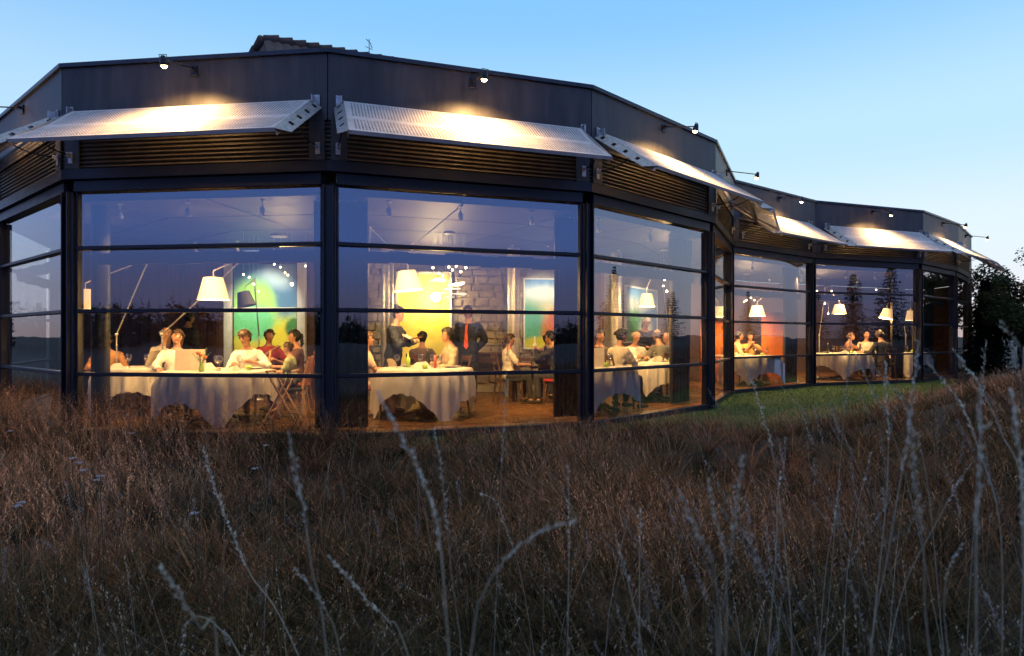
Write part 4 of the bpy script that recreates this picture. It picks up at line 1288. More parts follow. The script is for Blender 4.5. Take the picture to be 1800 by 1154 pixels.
    fme = fm.mesh('tmpf', [SKIN[skin], EYE_M], True); bm.from_mesh(fme); bm.to_mesh(body); bm.free(); bpy.data.meshes.remove(fme)
    body.polygons.foreach_set('use_smooth', [True] * len(body.polygons))
    o = bpy.data.objects.new('person', body); COL.objects.link(o)
    o.location = (loc[0], loc[1], 0); o.rotation_euler = (0, 0, R(face - 90))
    tag(o, label, 'person', 'people in the restaurant')
    def child_obj(name, mb, m, vox=.019):
        me = remeshed(mb, vox, name, [m])
        # creases: folds that run across the cloth, deeper in some places than others
        nv = len(me.vertices); co = np.empty(nv * 3); no = np.empty(nv * 3)
        me.vertices.foreach_get('co', co); me.vertices.foreach_get('normal', no)
        co = co.reshape(-1, 3); no = no.reshape(-1, 3); ph_ = loc[0] * 3.1
        f_ = np.sin(co[:, 2] * 62 + co[:, 0] * 34 + 3 * np.sin(co[:, 0] * 19 + ph_)) * (.5 + .5 * np.sin(co[:, 0] * 13 + co[:, 2] * 9 + ph_)) + .6 * np.sin(co[:, 1] * 55 - co[:, 2] * 38 + ph_ * 2)
        co += no * (f_ * .0055)[:, None] * S
        me.vertices.foreach_set('co', co.ravel()); me.update()
        c = bpy.data.objects.new(name, me); COL.objects.link(c); c.parent = o
        return c
    # shirt with sleeves and collar, jacket over it, trousers, shoes
    def top(g, z0, arms, neck=True, open_front=False):
        t_ = MB()
        ring_loft(t_, torso_rings(g, z0, .515))
        for s in (-1, 1):
            a, e, w_ = arm_pts[s]
            if arms == 'none': t_.limb([a, a.lerp(e, .12)], [.054 * S + g, .050 * S + g], 10)
            elif arms == 'short': t_.limb([a, a.lerp(e, .7)], [.053 * S + g, .052 * S + g * 1.4], 10)
            else:
                t_.limb([a, a.lerp(e, .5), e], [.053 * S + g, .049 * S + g, .045 * S + g], 10)
                f = .55 if arms == 'rolled' else .96
                t_.limb([e, e.lerp(w_, f * .5), e.lerp(w_, f)], [.044 * S + g, .041 * S + g, .033 * S + g], 10)
        if neck: t_.limb([up(.49, 0, -.02), up(.515, 0, -.016)], [.068 * S + g * .4, .058 * S], 12)
        return t_
    sobj = child_obj('shirt', top(.013, -.10 if not jacket else .0, sleeve if not jacket else 'long'), garment(shirt), .0205)
    if jacket:
        J = top(.028, -.16, 'long', neck=False)
        if stand: ring_loft(J, [(up(-.22), ax * .185 * S, ay * .135 * S), (up(-.08), ax * .182 * S, ay * .13 * S), (up(.05), ax * .178 * S, ay * .13 * S)])
        jo = child_obj('jacket', J, garment(jacket), .0185)
        # open front: a shirt-coloured wedge and lapels set proud of the jacket
        lap = MB()
        fr = lambda x, z, dy: up(z, x, dy)
        lap.add([fr(-.055, .50, .085), fr(.055, .50, .085), fr(.0, .16, .150), fr(0, .36, .152)], [(0, 3, 2), (3, 1, 2), (0, 1, 3)])
        lo = bpy.data.objects.new('shirt_front', lap.mesh('shirt_front', garment(shirt))); COL.objects.link(lo); lo.parent = o
    if tie:
        tm = MB()
        zs = [(.49, .018, .108), (.46, .024, .128), (.36, .020, .158), (.20, .034, .162), (.08, .042, .160), (.03, .004, .156)]
        vs = []
        for z, w, y in zs: vs += [up(z, -w, y), up(z, w, y), up(z, 0, y + .012)]
        tm.add(vs, [(3 * k, 3 * k + 3, 3 * k + 5, 3 * k + 2) for k in range(5)] + [(3 * k + 2, 3 * k + 5, 3 * k + 4, 3 * k + 1) for k in range(5)])
        to = bpy.data.objects.new('tie', tm.mesh('tie', garment(tie))); COL.objects.link(to); to.parent = o
    P = legs(.014, False); ring_loft(P, [(pel + V((0, 0, -.09)) * S, V((.155 * S, 0, 0)), V((0, .115 * S, 0))), (pel + V((0, 0, 0)) * S, V((.178 * S, 0, 0)), V((0, .128 * S, 0))), (up(.07), ax * .166 * S, ay * .120 * S)])
    child_obj('trousers', P, garment(trousers), .024)
    for s in (-1, 1):
        sm = MB(); sm.limb([ank[s] + V((0, -.03, -.045)) * S, ank[s] + V((0, .07, -.052)) * S, ank[s] + V((0, .165, -.060)) * S], [.042 * S, .040 * S, .030 * S], 10)
        so = bpy.data.objects.new('shoe', sm.mesh('shoe', garment(shoes), True)); COL.objects.link(so); so.parent = o
    # hair
    style, hcol = hair
    hb = MB()
    if style != 'bald':
        g = .016 if style != 'long' else .022
        hs = MB(); hs.sphere((0, 0, 0), 1.0, 30, 24)
        def keep(d):
            x, y, z = d
            line = (.36 + .10 * math.sin(x * 9 + loc[0] * 5)) if y > .25 else (-.12 if y > -.15 else -.66)
            if style == 'fringe': line = .30 if y > .25 else (-.12 if y > -.15 else -.64)
            if style == 'crown': line = 2 if z > .55 else (.05 if y > -.1 else -.4); return (z < .55 and z > (-.05 if y > -.2 else -.5) and y < .25)
            return z > line
        vs = []
        for q in hs.v:
            q = V(q); wob = .006 * math.sin(q.x * 17 + q.z * 9) + .005 * math.sin(q.y * 23 + q.x * 11)
            vs.append(head_shape(q, g + wob))
        fs = [f for f in hs.f if all(keep(hs.v[i]) for i in f)]
        hb.add(vs, fs, HM)
        rh = random.Random(int(abs(loc[0]) * 1000) + 7)
        for _ in range(44):
            a_ = rh.uniform(0, 6.28); el_ = rh.uniform(.1, 1.45) if math.sin(a_) < .3 else rh.uniform(.6, 1.45)
            q = V((math.cos(a_) * math.cos(el_), math.sin(a_) * math.cos(el_), math.sin(el_)))
            if not keep(q): continue
            p0 = head_shape(q, g * .6); fl = V((q.x * .4, q.y * .4 - .35, -.9)) + V((rh.uniform(-.5, .5), rh.uniform(-.5, .5), rh.uniform(-.2, .4)))
            p1 = p0 + q * .014 + fl * .014; p2 = p1 + fl * .022
            hb.limb([p0, p1, p2], [.013, .011, .004], 5, HM)
        if style == 'bun': hb.sphere((0, -.075, .112), (.045, .045, .042), 12, 8, HM)
        if style == 'tied': hb.sphere((0, -.115, .0), (.035, .04, .05), 12, 8, HM); hb.limb([(0, -.12, -.02), (0, -.13, -.12), (0, -.11, -.19)], [.03, .028, .012], 10, HM)
        if style == 'long':
            for sx in (-1, -.5, 0, .5, 1):
                y0 = -.02 if abs(sx) == 1 else (-.07 if sx else -.085)
                hb.limb([(sx * .074, y0, .03), (sx * .086, y0 - .018, -.08), (sx * .085, y0 - .01, -.19)], [.034, .036, .022], 10, HM)
        ho = bpy.data.objects.new('hair', hb.mesh('hair', HAIR[hcol], True)); COL.objects.link(ho); ho.parent = o
    return o, arm_pts, HM, pel
def world_of(o, p):
    return Matrix.Translation(o.location) @ Matrix.Rotation(o.rotation_euler.z, 4, 'Z') @ Vector(p)

def seat_at(px, dep): 
    p = at(px, 591, dep); return (p.x, p.y)
WHITE, CREAM, BEIGE = (.74, .71, .64), (.62, .55, .43), (.40, .31, .20)
# ---- left bay
def sitter(chair_label, label, px, dep, face, chair_kw=None, **kw):
    loc = seat_at(px, dep)
    if chair_label: 
        d = Vector((math.cos(R(face)), math.sin(R(face))))
        chair(chair_label, (loc[0] + d.x * .02, loc[1] + d.y * .02), face, **(chair_kw or {}))
    return person(label, loc, face, **kw)
sitter('dark chair under the woman in the white cardigan', 'woman in a white cardigan leaning her head, seated at the left window table', 311, 9.75, -62, lean=-.06, head=(.15, .05, -.28), hair=('long', 'brown'), shirt=WHITE, skin=2,
       height=1.68, hands={1: (.26, .38, .23), -1: (-.20, .30, .42, -1, -.2, -.6)})
sitter('light wooden chair under the boy in the white shirt', 'boy in a white shirt eating at the left window table', 440, 9.72, -96, {'wood': 'wood_light', 'back_h': 1.02}, lean=.20, head=(-.12, -.30, .06), hair=('fringe', 'brown'), shirt=WHITE, sleeve='rolled', skin=0,
       height=1.72, hands={1: (.10, .34, .27), -1: (-.22, .36, .32, -1, 0, -.7)})
person('waiter in black with his back turned, standing by the timber wall', seat_at(331, 12.3), 60, stand=True, height=1.70, hair=('short', 'black'), shirt=(.02, .02, .024), jacket=(.014, .014, .017), skin=1)
sitter('dark chair under the bald man behind the woman in the cardigan', 'bald man half hidden behind the woman in the white cardigan', 289, 10.9, -30, lean=.05, hair=('crown', 'grey'), shirt=(.55, .50, .42), skin=0, height=1.80, head=(.2, 0, .1))
sitter('dark chair under the person in the red shirt', 'person in a red shirt behind the boy in white', 472, 12.05, -40, lean=.02, hair=('short', 'brown'), shirt=(.45, .05, .05), sleeve='short', skin=1, height=1.74, hands={1: (.05, .30, .46, .8, 0, -.6), -1: (-.18, .34, .24)})
sitter('rust leather chair at the right edge of the left bay', 'dark haired woman in a brown dress at the right edge of the left bay', 524, 10.6, 200, {'fabric': 'rust', 'pad': 'rust', 'back_h': 1.0}, lean=.05, hair=('tied', 'black'), shirt=(.10, .05, .03), sleeve='short', skin=0, height=1.70, hands={1: (.05, .36, .30)})
sitter('high wooden child chair beside the crossed-leg stand', 'small child with brown hair in front of the woman in brown', 513, 9.55, 190, {'wood': 'wood_light', 'fabric': 'rust'}, seat=.50, hair=('fringe', 'brown'), shirt=(.30, .36, .18), sleeve='short', skin=0, height=1.25, lean=.08, head=(.5, -.1, 0))
sitter('dark chair under the guest beside the dark column', 'guest in orange mostly hidden by the dark column', 192, 10.55, -70, hair=('short', 'brown'), shirt=(.42, .20, .06), skin=0, height=1.6, lean=.25, head=(0, -.25, 0))
# ---- middle bay
person('waitress in a navy jacket with her hair in a bun, reading from a pad', seat_at(691, 10.25), -8, stand=True, height=1.70, hair=('bun', 'black'), shirt=(.60, .56, .50), jacket=(.012, .018, .042), trousers=(.46, .36, .24), skin=2, lean=.10, head=(-.05, -.28, 0),
       hands={1: (.08, .34, .24, .9, -.3, -.8), -1: (-.06, .36, .26, -.9, -.3, -.8)})
person('man in a dark suit and red tie standing by the stone wall', seat_at(823, 11.85), -100, stand=True, height=1.79, hair=('short', 'black'), shirt=(.05, .07, .14), jacket=(.010, .014, .030), trousers=(.012, .013, .02), tie=(.55, .09, .05), skin=1, head=(.1, 0, 0),
       hands={1: (.12, -.16, .02), -1: (-.12, -.16, .02)})
sitter('dark chair under the man in the beige shirt', 'man in a beige shirt seated at the middle table looking left', 793, 10.25, 205, lean=.05, head=(-.15, -.05, 0), hair=('short', 'black'), shirt=BEIGE, skin=0, height=1.76, hands={1: (.12, .36, .24), -1: (-.14, .32, .20)})
sitter('dark chair behind the middle table', 'dark haired guest seen from behind at the middle table', 741, 11.3, 80, hair=('short', 'black'), shirt=(.12, .08, .06), skin=1, height=1.66, lean=.05)
sitter('brown chair at the left end of the middle table', 'guest in a pale dress cut off by the left curtain of the middle bay', 641, 9.65, 20, {'fabric': 'rust', 'pad': 'rust'}, lean=.02, hair=('tied', 'chestnut'), shirt=(.60, .44, .30), trousers=(.55, .42, .30), sleeve='short', skin=0, height=1.62)
sitter('dark chair under the girl in the cream top', 'girl in a cream top seated sideways at the bare table', 893, 11.6, 15, hair=('tied', 'brown'), shirt=CREAM, sleeve='short', trousers=(.02, .02, .02), skin=0, height=1.58, lean=.02, head=(-.1, -.15, 0))
sitter('red upholstered chair before the valley painting', 'man in black leaning over the red chair', 983, 11.5, 150, {'fabric': 'red_cloth', 'pad': 'red_cloth', 'back_h': .98}, lean=.22, hair=('short', 'black'), shirt=(.018, .016, .016), skin=0, height=1.72, head=(.2, -.2, 0), hands={1: (.1, .45, .42), -1: (-.1, .45, .45)})
sitter('dark chair at the far side of the bare table', 'person resting the head against the man in black', 958, 12.9, -60, hair=('short', 'brown'), shirt=(.35, .20, .12), skin=0, height=1.6, lean=.12, head=(.3, -.2, .2))
# ---- third bay
sitter('dark chair under the man in the cream shirt', 'man in a cream shirt with dark hair, seen from behind in the third bay', 1083, 10.75, 35, lean=.16, head=(-.35, -.15, 0), hair=('short', 'black'), shirt=CREAM, skin=1, height=1.76, hands={1: (.06, .42, .26), -1: (-.20, .36, .22)})
sitter('dark chair under the bald man in white', 'bald man in a white shirt bending over his plate', 1111, 12.55, -75, lean=.22, head=(.2, -.45, 0), hair=('crown', 'grey'), shirt=WHITE, skin=0, height=1.74, hands={1: (.08, .36, .28), -1: (-.16, .36, .26)})
person('waitress in black with violet-grey hair bending over the third bay', seat_at(1131, 13.6), -80, stand=True, height=1.64, lean=.22, hair=('tied', 'grey'), shirt=(.02, .018, .02), jacket=(.013, .012, .015), skin=1, head=(.2, -.4, 0), hands={1: (.1, .34, .14), -1: (-.1, .36, .16)})
sitter('dark chair under the man in the grey shirt', 'man in a grey shirt with his back to the window in the third bay', 1163, 12.35, 120, lean=.14, head=(.1, 0, 0), hair=('crown', 'brown'), shirt=(.16, .16, .14), skin=0, height=1.78)
sitter('dark chair under the smiling guest', 'round faced guest at the right edge of the third bay table', 1178, 13.2, 200, lean=.1, hair=('bald', 'grey'), shirt=(.30, .18, .09), skin=0, height=1.66, head=(.35, 0, 0))
sitter('dark chair behind the menu card', 'dark haired guest behind a menu at the left edge of the third bay', 1052, 11.7, -70, lean=.05, hair=('short', 'black'), shirt=(.05, .04, .04), skin=1, height=1.74)
# ---- far wing
sitter('dark chair under the woman with folded hands', 'woman in a yellow dress with folded hands under her chin', 1317, 17.0, -92, lean=.10, head=(0, -.06, 0), hair=('long', 'black'), shirt=(.70, .42, .10), sleeve='short', skin=0, height=1.70, hands={1: (.035, .24, .50, .9, .3, -.8), -1: (-.035, .24, .50, -.9, .3, -.8)})
sitter('dark chair at the left of the far table', 'guest in a pale top half hidden by the inner corner post', 1294, 16.6, -20, lean=.08, head=(.3, .0, 0), hair=('short', 'black'), shirt=(.58, .42, .24), skin=0, height=1.74)
sitter('dark chair under the woman in brown', 'woman in brown raising her hand at the far wing table', 1490, 19.0, -40, lean=.10, hair=('fringe', 'chestnut'), shirt=(.22, .10, .05), sleeve='short', skin=0, height=1.70, hands={-1: (-.05, .34, .44, -.9, .2, -.8), 1: (.12, .36, .24)})
sitter('dark chair under the bald man in the far wing', 'bald man in a pale shirt at the far wing table', 1522, 19.2, -95, lean=.04, hair=('bald', 'grey'), shirt=(.48, .46, .40), skin=0, height=1.78)
sitter('dark chair under the man in black', 'broad man in black with his back to the window, far wing', 1553, 17.75, 105, lean=.16, hair=('short', 'brown'), shirt=(.008, .008, .010), skin=0, height=1.84, head=(-.5, -.2, 0), hands={1: (.32, .34, .30), -1: (-.30, .32, .22)})
sitter('dark chair beside the last curtain', 'red faced guest at the right end of the far wing table', 1575, 19.3, 200, lean=.05, hair=('short', 'brown'), shirt=(.45, .12, .05), skin=0, height=1.76)

# ================================================================== THINGS ON THE TABLES
def put(name, key, dx, dy, dz=0.0):
    c, z, Rt, where = TABLES[key]
    return Vector((c.x + dx, c.y + dy, z + .002 + dz)), where
ITEMS = {}
def note(o, base, wh):
    ITEMS.setdefault((base, wh), []).append(o)
def wine_glass(key, dx, dy, s=1.0, water=False):
    p, wh = put('wine_glass', key, dx, dy)
    t = thing('wine_glass', 'stemmed glass on the table ' + wh, 'glass', p, 0, 'stemmed glasses on the table ' + wh)
    note(t, 'stemmed glass', wh)
    m = MB(); m.lathe([(.001, .10 * s), (.025 * s, .108 * s), (.042 * s, .14 * s), (.044 * s, .17 * s), (.034 * s, .215 * s)], 14); m.build('bowl', M_['glass_ware'], t, smooth=True)
    m = MB(); m.lathe([(.036 * s, .0), (.034 * s, .004), (.005 * s, .010), (.004 * s, .10 * s)], 12); m.build('stem', M_['glass_ware'], t, smooth=True)
def plate(key, dx, dy, r=.13, what='white dinner plate'):
    p, wh = put('plate', key, dx, dy)
    m = MB(); m.lathe([(.001, .004), (r * .6, .004), (r * .68, .010), (r, .020), (r, .024), (r * .66, .014), (r * .58, .008), (.001, .008)], 24)
    o = m.build('plate', M_['china'], None, smooth=True); o.location = p
    tag(o, what + ' on the table ' + wh, 'plate', 'plates on the table ' + wh); note(o, what, wh)
def napkin(key, dx, dy, s=1.0, ang=0.0):
    p, wh = put('napkin', key, dx, dy)
    m = MB()
    m.add([(-.13, -.06, 0), (.13, -.06, 0), (.13, .06, 0), (-.13, .06, 0), (-.05, -.02, .075), (.06, -.01, .085), (.04, .03, .06), (-.07, .02, .05)],
          [(0, 1, 5, 4), (1, 2, 6, 5), (2, 3, 7, 6), (3, 0, 4, 7), (4, 5, 6, 7), (0, 3, 2, 1)])
    o = m.build('napkin', M_['cloth'], None); o.location = p; o.scale = (s, s, s); o.rotation_euler = (0, 0, ang)
    tag(o, 'crumpled white napkin on the table ' + wh, 'napkin', 'napkins on the table ' + wh); note(o, 'crumpled napkin', wh)
def green_light(key, dx, dy, r=.045, h=.07):
    p, wh = put('tea_light', key, dx, dy)
    t = thing('tea_light', 'green tea light on the table ' + wh, 'tea light', p, 0, 'tea lights on the table ' + wh)
    note(t, 'green tea light', wh)
    m = MB(); m.lathe([(.001, .004), (r * .7, .004), (r, h * .6), (r * .8, h), (r * .74, h), (r * .92, h * .6), (r * .6, .012), (.001, .012)], 14); m.build('cup', M_['green_glass'], t, smooth=True)
    m = MB(); m.lathe([(.001, .012), (r * .5, .012), (r * .5, h * .5), (.001, h * .55)], 10); m.build('wax', M_['candle'], t)
def bottle(key, dx, dy, lab='dark wine bottle', mt='bottle', h=.30):
    p, wh = put('bottle', key, dx, dy)
    m = MB(); m.lathe([(.001, .0), (.036, .0), (.037, h * .58), (.030, h * .68), (.013, h * .78), (.013, h), (.001, h)], 14)
    o = m.build('bottle', M_[mt], None, smooth=True); o.location = p
    tag(o, lab + ' on the table ' + wh, 'bottle', 'bottles on the table ' + wh)
def menu(key, dx, dy, ang, lean, lab):
    p, wh = put('menu', key, dx, dy)
    t = thing('menu_card', lab + ' on the table ' + wh, 'menu', p, ang)
    for s in (-1, 1):
        m = MB(); m.box((0, s * .002, 0), (.21, .004, .30), Matrix.Rotation(s * .10, 4, 'Z') @ Matrix.Translation((s * .105, 0, .155)) @ Matrix.Rotation(lean, 4, 'X')); m.build('cover', M_['menu'], t)
    return t
def vase(key, dx, dy):
    p, wh = put('flower_vase', key, dx, dy)
    t = thing('flower_vase', 'green vase with orange flower on the table ' + wh, 'vase', p)
    m = MB(); m.lathe([(.001, 0), (.030, 0), (.036, .04), (.022, .09), (.026, .12), (.022, .12), (.018, .09), (.001, .02)], 14); m.build('vase', M_['green_glass'], t, smooth=True)
    rr = random.Random(4); fl = mat('orange_petal', (.72, .22, .03), .6, 0, .2, 30); lf = mat('flower_leaf', (.10, .20, .03), .6, 0, .3, 30)
    for k in range(3):
        a = k * 2.1; top = Vector((.05 * math.cos(a), .04 * math.sin(a), .20 + .03 * k))
        m = MB(); m.tube([(0, 0, .06), tuple(top)], .003, 5); m.build('stalk', lf, t)
        m = MB(); m.sphere(top, (.030, .028, .024), 10, 6)
        for j in range(7): m.limb([top, top + Vector((.036 * math.cos(j * .9), .036 * math.sin(j * .9), .006))], [.010, .006], 6)
        m.build('blossom', fl, t)
    for k in range(8):
        a = rr.uniform(0, 6.28); e = Vector((.12 * math.cos(a), .08 * math.sin(a), rr.uniform(.22, .33)))
        m = MB(); m.tube([(0, 0, .08), tuple(e * .6 + Vector((0, 0, .05))), tuple(e)], [.002, .002, .001], 4)
        for j in range(4): q = Vector((0, 0, .1)).lerp(e, .4 + .18 * j); m.limb([q, q + Vector((.012 * math.cos(j * 2), .01, .016))], [.006, .003], 5)
        m.build('twig', lf, t)
for k, dx, dy in (('t0', -.05, -.2), ('t0', .22, -.1), ('t1', .02, -.10), ('t1', .26, .08), ('t1', .12, -.25), ('t2', -.42, -.05), ('t2', -.05, -.12), ('t2', .1, .15), ('t3', .2, .1), ('t4', .1, .15), ('t4', -.05, .25), ('t5', 0, -.2), ('t5', .15, .1), ('t6', -.2, .1), ('t6', .1, .2), ('t6', -.05, -.2), ('t6', .3, .15), ('t7', 0, 0)):
    wine_glass(k, dx, dy)
for k, dx, dy in (('t1', .42, .28), ('t1', -.42, .25), ('t2', .42, .12), ('t2', -.3, .3), ('t4', -.15, .2), ('t4', .25, -.1), ('t5', 0, .35), ('t6', -.3, .3), ('t6', .3, .3), ('t3', -.1, .3)): plate(k, dx, dy)
for k, dx, dy, s, a in (('t0', -.3, -.1, .8, .4), ('t1', -.20, .02, 1.25, .3), ('t1', .30, -.20, .9, 1.4), ('t2', -.02, -.28, 1.3, .2), ('t4', .08, -.1, 1.3, .5), ('t4', .22, .1, 1.0, 2), ('t5', -.45, -.1, .9, .3), ('t6', -.1, -.3, 1.1, .3), ('t6', .28, -.15, .8, 1)): napkin(k, dx, dy, s, a)
for k, dx, dy in (('t1', .48, -.12), ('t2', .06, -.42), ('t3', .08, -.30), ('t4', .30, -.28), ('t5', .15, -.35), ('t5', -.52, -.25), ('t6', .05, -.42), ('t7', .05, -.2)): green_light(k, dx, dy)
for k, dx, dy, lab in (('t2', .0, .35, 'dark wine bottle'), ('t2', -.28, .12, 'squat green bottle'), ('t6', -.42, .0, 'dark wine bottle')): bottle(k, dx, dy, lab, 'green_glass' if 'green' in lab else 'bottle', .22 if 'green' in lab else .30)
m = MB(); m.lathe([(.001, .0), (.024, .0), (.022, .20), (.001, .205)], 12); o = m.build('candle', mat('red_candle', (.5, .10, .06), .5, 0, .1, 9), None, smooth=True); o.location = put('c', 't2', .18, -.15)[0]; tag(o, 'slim red candle on the table before the standing waitress', 'candle')
for k, dx, dy in (('t1', -.12, .18), ('t2', -.2, .28), ('t3', -.05, .05), ('t4', .2, .05), ('t5', -.2, .05), ('t6', .0, .05)): plate(k, dx, dy, .09, 'small white side plate')
for k, dx, dy in (('t0', .05, .1), ('t5', -.3, -.3), ('t5', .3, -.25), ('t6', .42, -.2), ('t3', -.3, .2), ('t2', .25, -.2), ('t4', .02, -.2), ('t6', .18, -.05)): wine_glass(k, dx, dy, .92)
vase('t1', -.05, -.42)
menu('t1', -.34, -.18, R(4), R(-6), 'open menu card')
menu('t0', .38, -.05, R(60), R(38), 'tilted menu card beside the wine glasses')
menu('t3', -.16, -.30, R(-5), R(-8), 'upright menu card')
# order pad of the waitress
pp = at(724, 596, 9.95)
t = thing('order_pad', 'open brown order pad in the hands of the waitress', 'order pad', pp, R(70))
m = MB(); m.box((0, .075, 0), (.13, .15, .012), Matrix.Rotation(R(24), 4, 'X'), bev=.003); m.build('page', M_['menu'], t)
m = MB(); m.box((0, -.075, 0), (.13, .15, .012), Matrix.Rotation(R(-10), 4, 'X'), bev=.003); m.build('cover', M_['rust'], t)
# bottles and a plant bowl on the bare table
for k, (dx, dy, h) in enumerate(((-.1, 0, .42), (.12, .1, .30))):
    m = MB(); m.lathe([(.001, 0), (.038, 0), (.038, h * .6), (.014, h * .78), (.014, h), (.001, h)], 14)
    o = m.build('bottle', M_['china'] if k == 0 else M_['bottle'], None, smooth=True); o.location = (bt.x + dx, bt.y + dy, .825)
    tag(o, ('tall pale bottle' if k == 0 else 'dark bottle') + ' on the bare table below the valley painting', 'bottle')
# folding stand with crossed legs near the glass
c = at(497, 591, 8.75); c.z = 0
t = thing('folding_stand', 'light wooden folding stand with crossed legs near the glass', 'stand', c, R(4))
for sy in (-.16, .16):
    for s in (-1, 1):
        m = MB(); m.tube([(-s * .24, sy + s * .012, .01), (s * .16, sy + s * .012, .76)], .017, 6); m.build('leg', M_['wood_light'], t)
for s in (-1, 1):
    m = MB(); m.tube([(s * .16, -.2, .765), (s * .16, .2, .765)], .016, 6); m.build('rail', M_['wood_light'], t)
m = MB(); m.tube([(-.13, -.17, .22), (-.13, .17, .22)], .011, 6); m.build('stretcher', M_['wood_light'], t)

ORD = ['second', 'third', 'fourth', 'fifth', 'sixth']
for (base_, wh), objs in ITEMS.items():
    if len(objs) < 2: continue
    objs.sort(key=lambda o: o.location.x / o.location.y)
    for k, o in enumerate(objs):
        where_ = 'leftmost' if k == 0 else ('rightmost' if k == len(objs) - 1 else ORD[k - 1] + ' from left')
        o['label'] = base_ + ', ' + where_ + ' on the table ' + wh
# ================================================================== MEADOW
def np_mesh(name, V, quads, tris, col, m):
    """mesh from arrays, with a point colour 'tint'"""
    me = bpy.data.meshes.new(name)
    nq, nt = len(quads), len(tris)
    me.vertices.add(len(V)); me.vertices.foreach_set('co', V.astype(np.float32).ravel())
    me.loops.add(nq * 4 + nt * 3)
    me.loops.foreach_set('vertex_index', np.concatenate([quads.ravel(), tris.ravel()]).astype(np.int32))
    me.polygons.add(nq + nt)
    me.polygons.foreach_set('loop_start', np.concatenate([np.arange(nq) * 4, nq * 4 + np.arange(nt) * 3]).astype(np.int32))
    me.polygons.foreach_set('loop_total', np.concatenate([np.full(nq, 4), np.full(nt, 3)]).astype(np.int32))
    me.polygons.foreach_set('use_smooth', np.ones(nq + nt, bool))
    me.update(); me.validate()
    a = me.attributes.new('tint', 'FLOAT_COLOR', 'POINT')
    c4 = np.ones((len(V), 4), np.float32); c4[:, :3] = col
    a.data.foreach_set('color', c4.ravel())
    me.materials.append(m)
    o = bpy.data.objects.new(name, me); COL.objects.link(o)
    return o
GZ = np.vectorize(ground_z)
def blades(P, H, W, lean, azim, curl, col_base, col_tip, facing=None):
    """curved ribbons of three segments: P (n,3) roots, H heights, W widths, lean distance of the tip, azim of the lean"""
    n = len(P)
    d = np.stack([np.cos(azim), np.sin(azim), np.zeros(n)], 1)
    f = facing if facing is not None else RNG.uniform(0, np.pi * 2, n)
    w = np.stack([np.cos(f), np.sin(f), np.zeros(n)], 1)
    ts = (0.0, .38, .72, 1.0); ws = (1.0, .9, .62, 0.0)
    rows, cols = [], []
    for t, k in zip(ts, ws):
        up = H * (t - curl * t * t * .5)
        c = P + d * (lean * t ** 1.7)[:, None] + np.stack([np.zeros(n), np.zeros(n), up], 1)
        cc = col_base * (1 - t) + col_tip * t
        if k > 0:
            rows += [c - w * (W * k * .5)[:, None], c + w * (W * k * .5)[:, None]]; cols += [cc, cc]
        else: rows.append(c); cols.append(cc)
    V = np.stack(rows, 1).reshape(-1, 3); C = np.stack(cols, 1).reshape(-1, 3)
    b = np.arange(n) * 7
    q = np.concatenate([np.stack([b, b + 1, b + 3, b + 2], 1), np.stack([b + 2, b + 3, b + 5, b + 4], 1)])
    t_ = np.stack([b + 4, b + 5, b + 6], 1)
    return V, q, t_, C
def join(parts):
    off = 0; Vs, Q, T, C = [], [], [], []
    for V, q, t, c in parts:
        Vs.append(V); C.append(c); Q.append(q + off); T.append(t + off); off += len(V)
    return np.concatenate(Vs), np.concatenate(Q), np.concatenate(T), np.concatenate(C)

def facade_front(x):
    """depth of the facade in front at x (open ground ends there)"""
    for a, b in zip(PTS[:-1], PTS[1:]):
        if min(a.x, b.x) <= x <= max(a.x, b.x):
            return a.y + (b.y - a.y) * (x - a.x) / (b.x - a.x)
    return 40.0
FX = np.linspace(-16, 17, 400); FY = np.array([facade_front(v) for v in FX])
def in_front(x, y, gap): return y < np.interp(x, FX, FY) - gap
LAWN_X = [-9, -3.0, -1.6, .6, 1.4, 2.4, 3.0, 3.9, 5.0, 8.0, 11.0, 13.2, 15.5]
LAWN_Y = [60, 60, 7.85, 8.6, 9.05, 9.55, 9.35, 9.2, 9.8, 12.9, 16.2, 18.6, 60]
def tall_limit(x): return np.interp(x, LAWN_X, LAWN_Y) + .16 * np.sin(x * 3.1) + .10 * np.sin(x * 7.3 + 1)

def scatter(n, y0, y1, wide=.95, power=1.0):
    """roots over the meadow, denser near the camera"""
    u = RNG.random(n)
    y = y0 * (y1 / y0) ** u if power == 1.0 else y0 + (y1 - y0) * u
    x = RNG.uniform(-1, 1, n) * (wide * y + 1.2)
    return x, y
def patch(x, y, s, seed):
    """smooth blotches between 0 and 1"""
    r = np.random.default_rng(seed); v = np.zeros_like(x)
    for k in range(6):
        a = r.uniform(0, 6.28); fr = s * r.uniform(.6, 1.8); v += np.sin((x * np.cos(a) + y * np.sin(a)) * fr + r.uniform(0, 6.28))
    return 1 / (1 + np.exp(-v * .9))

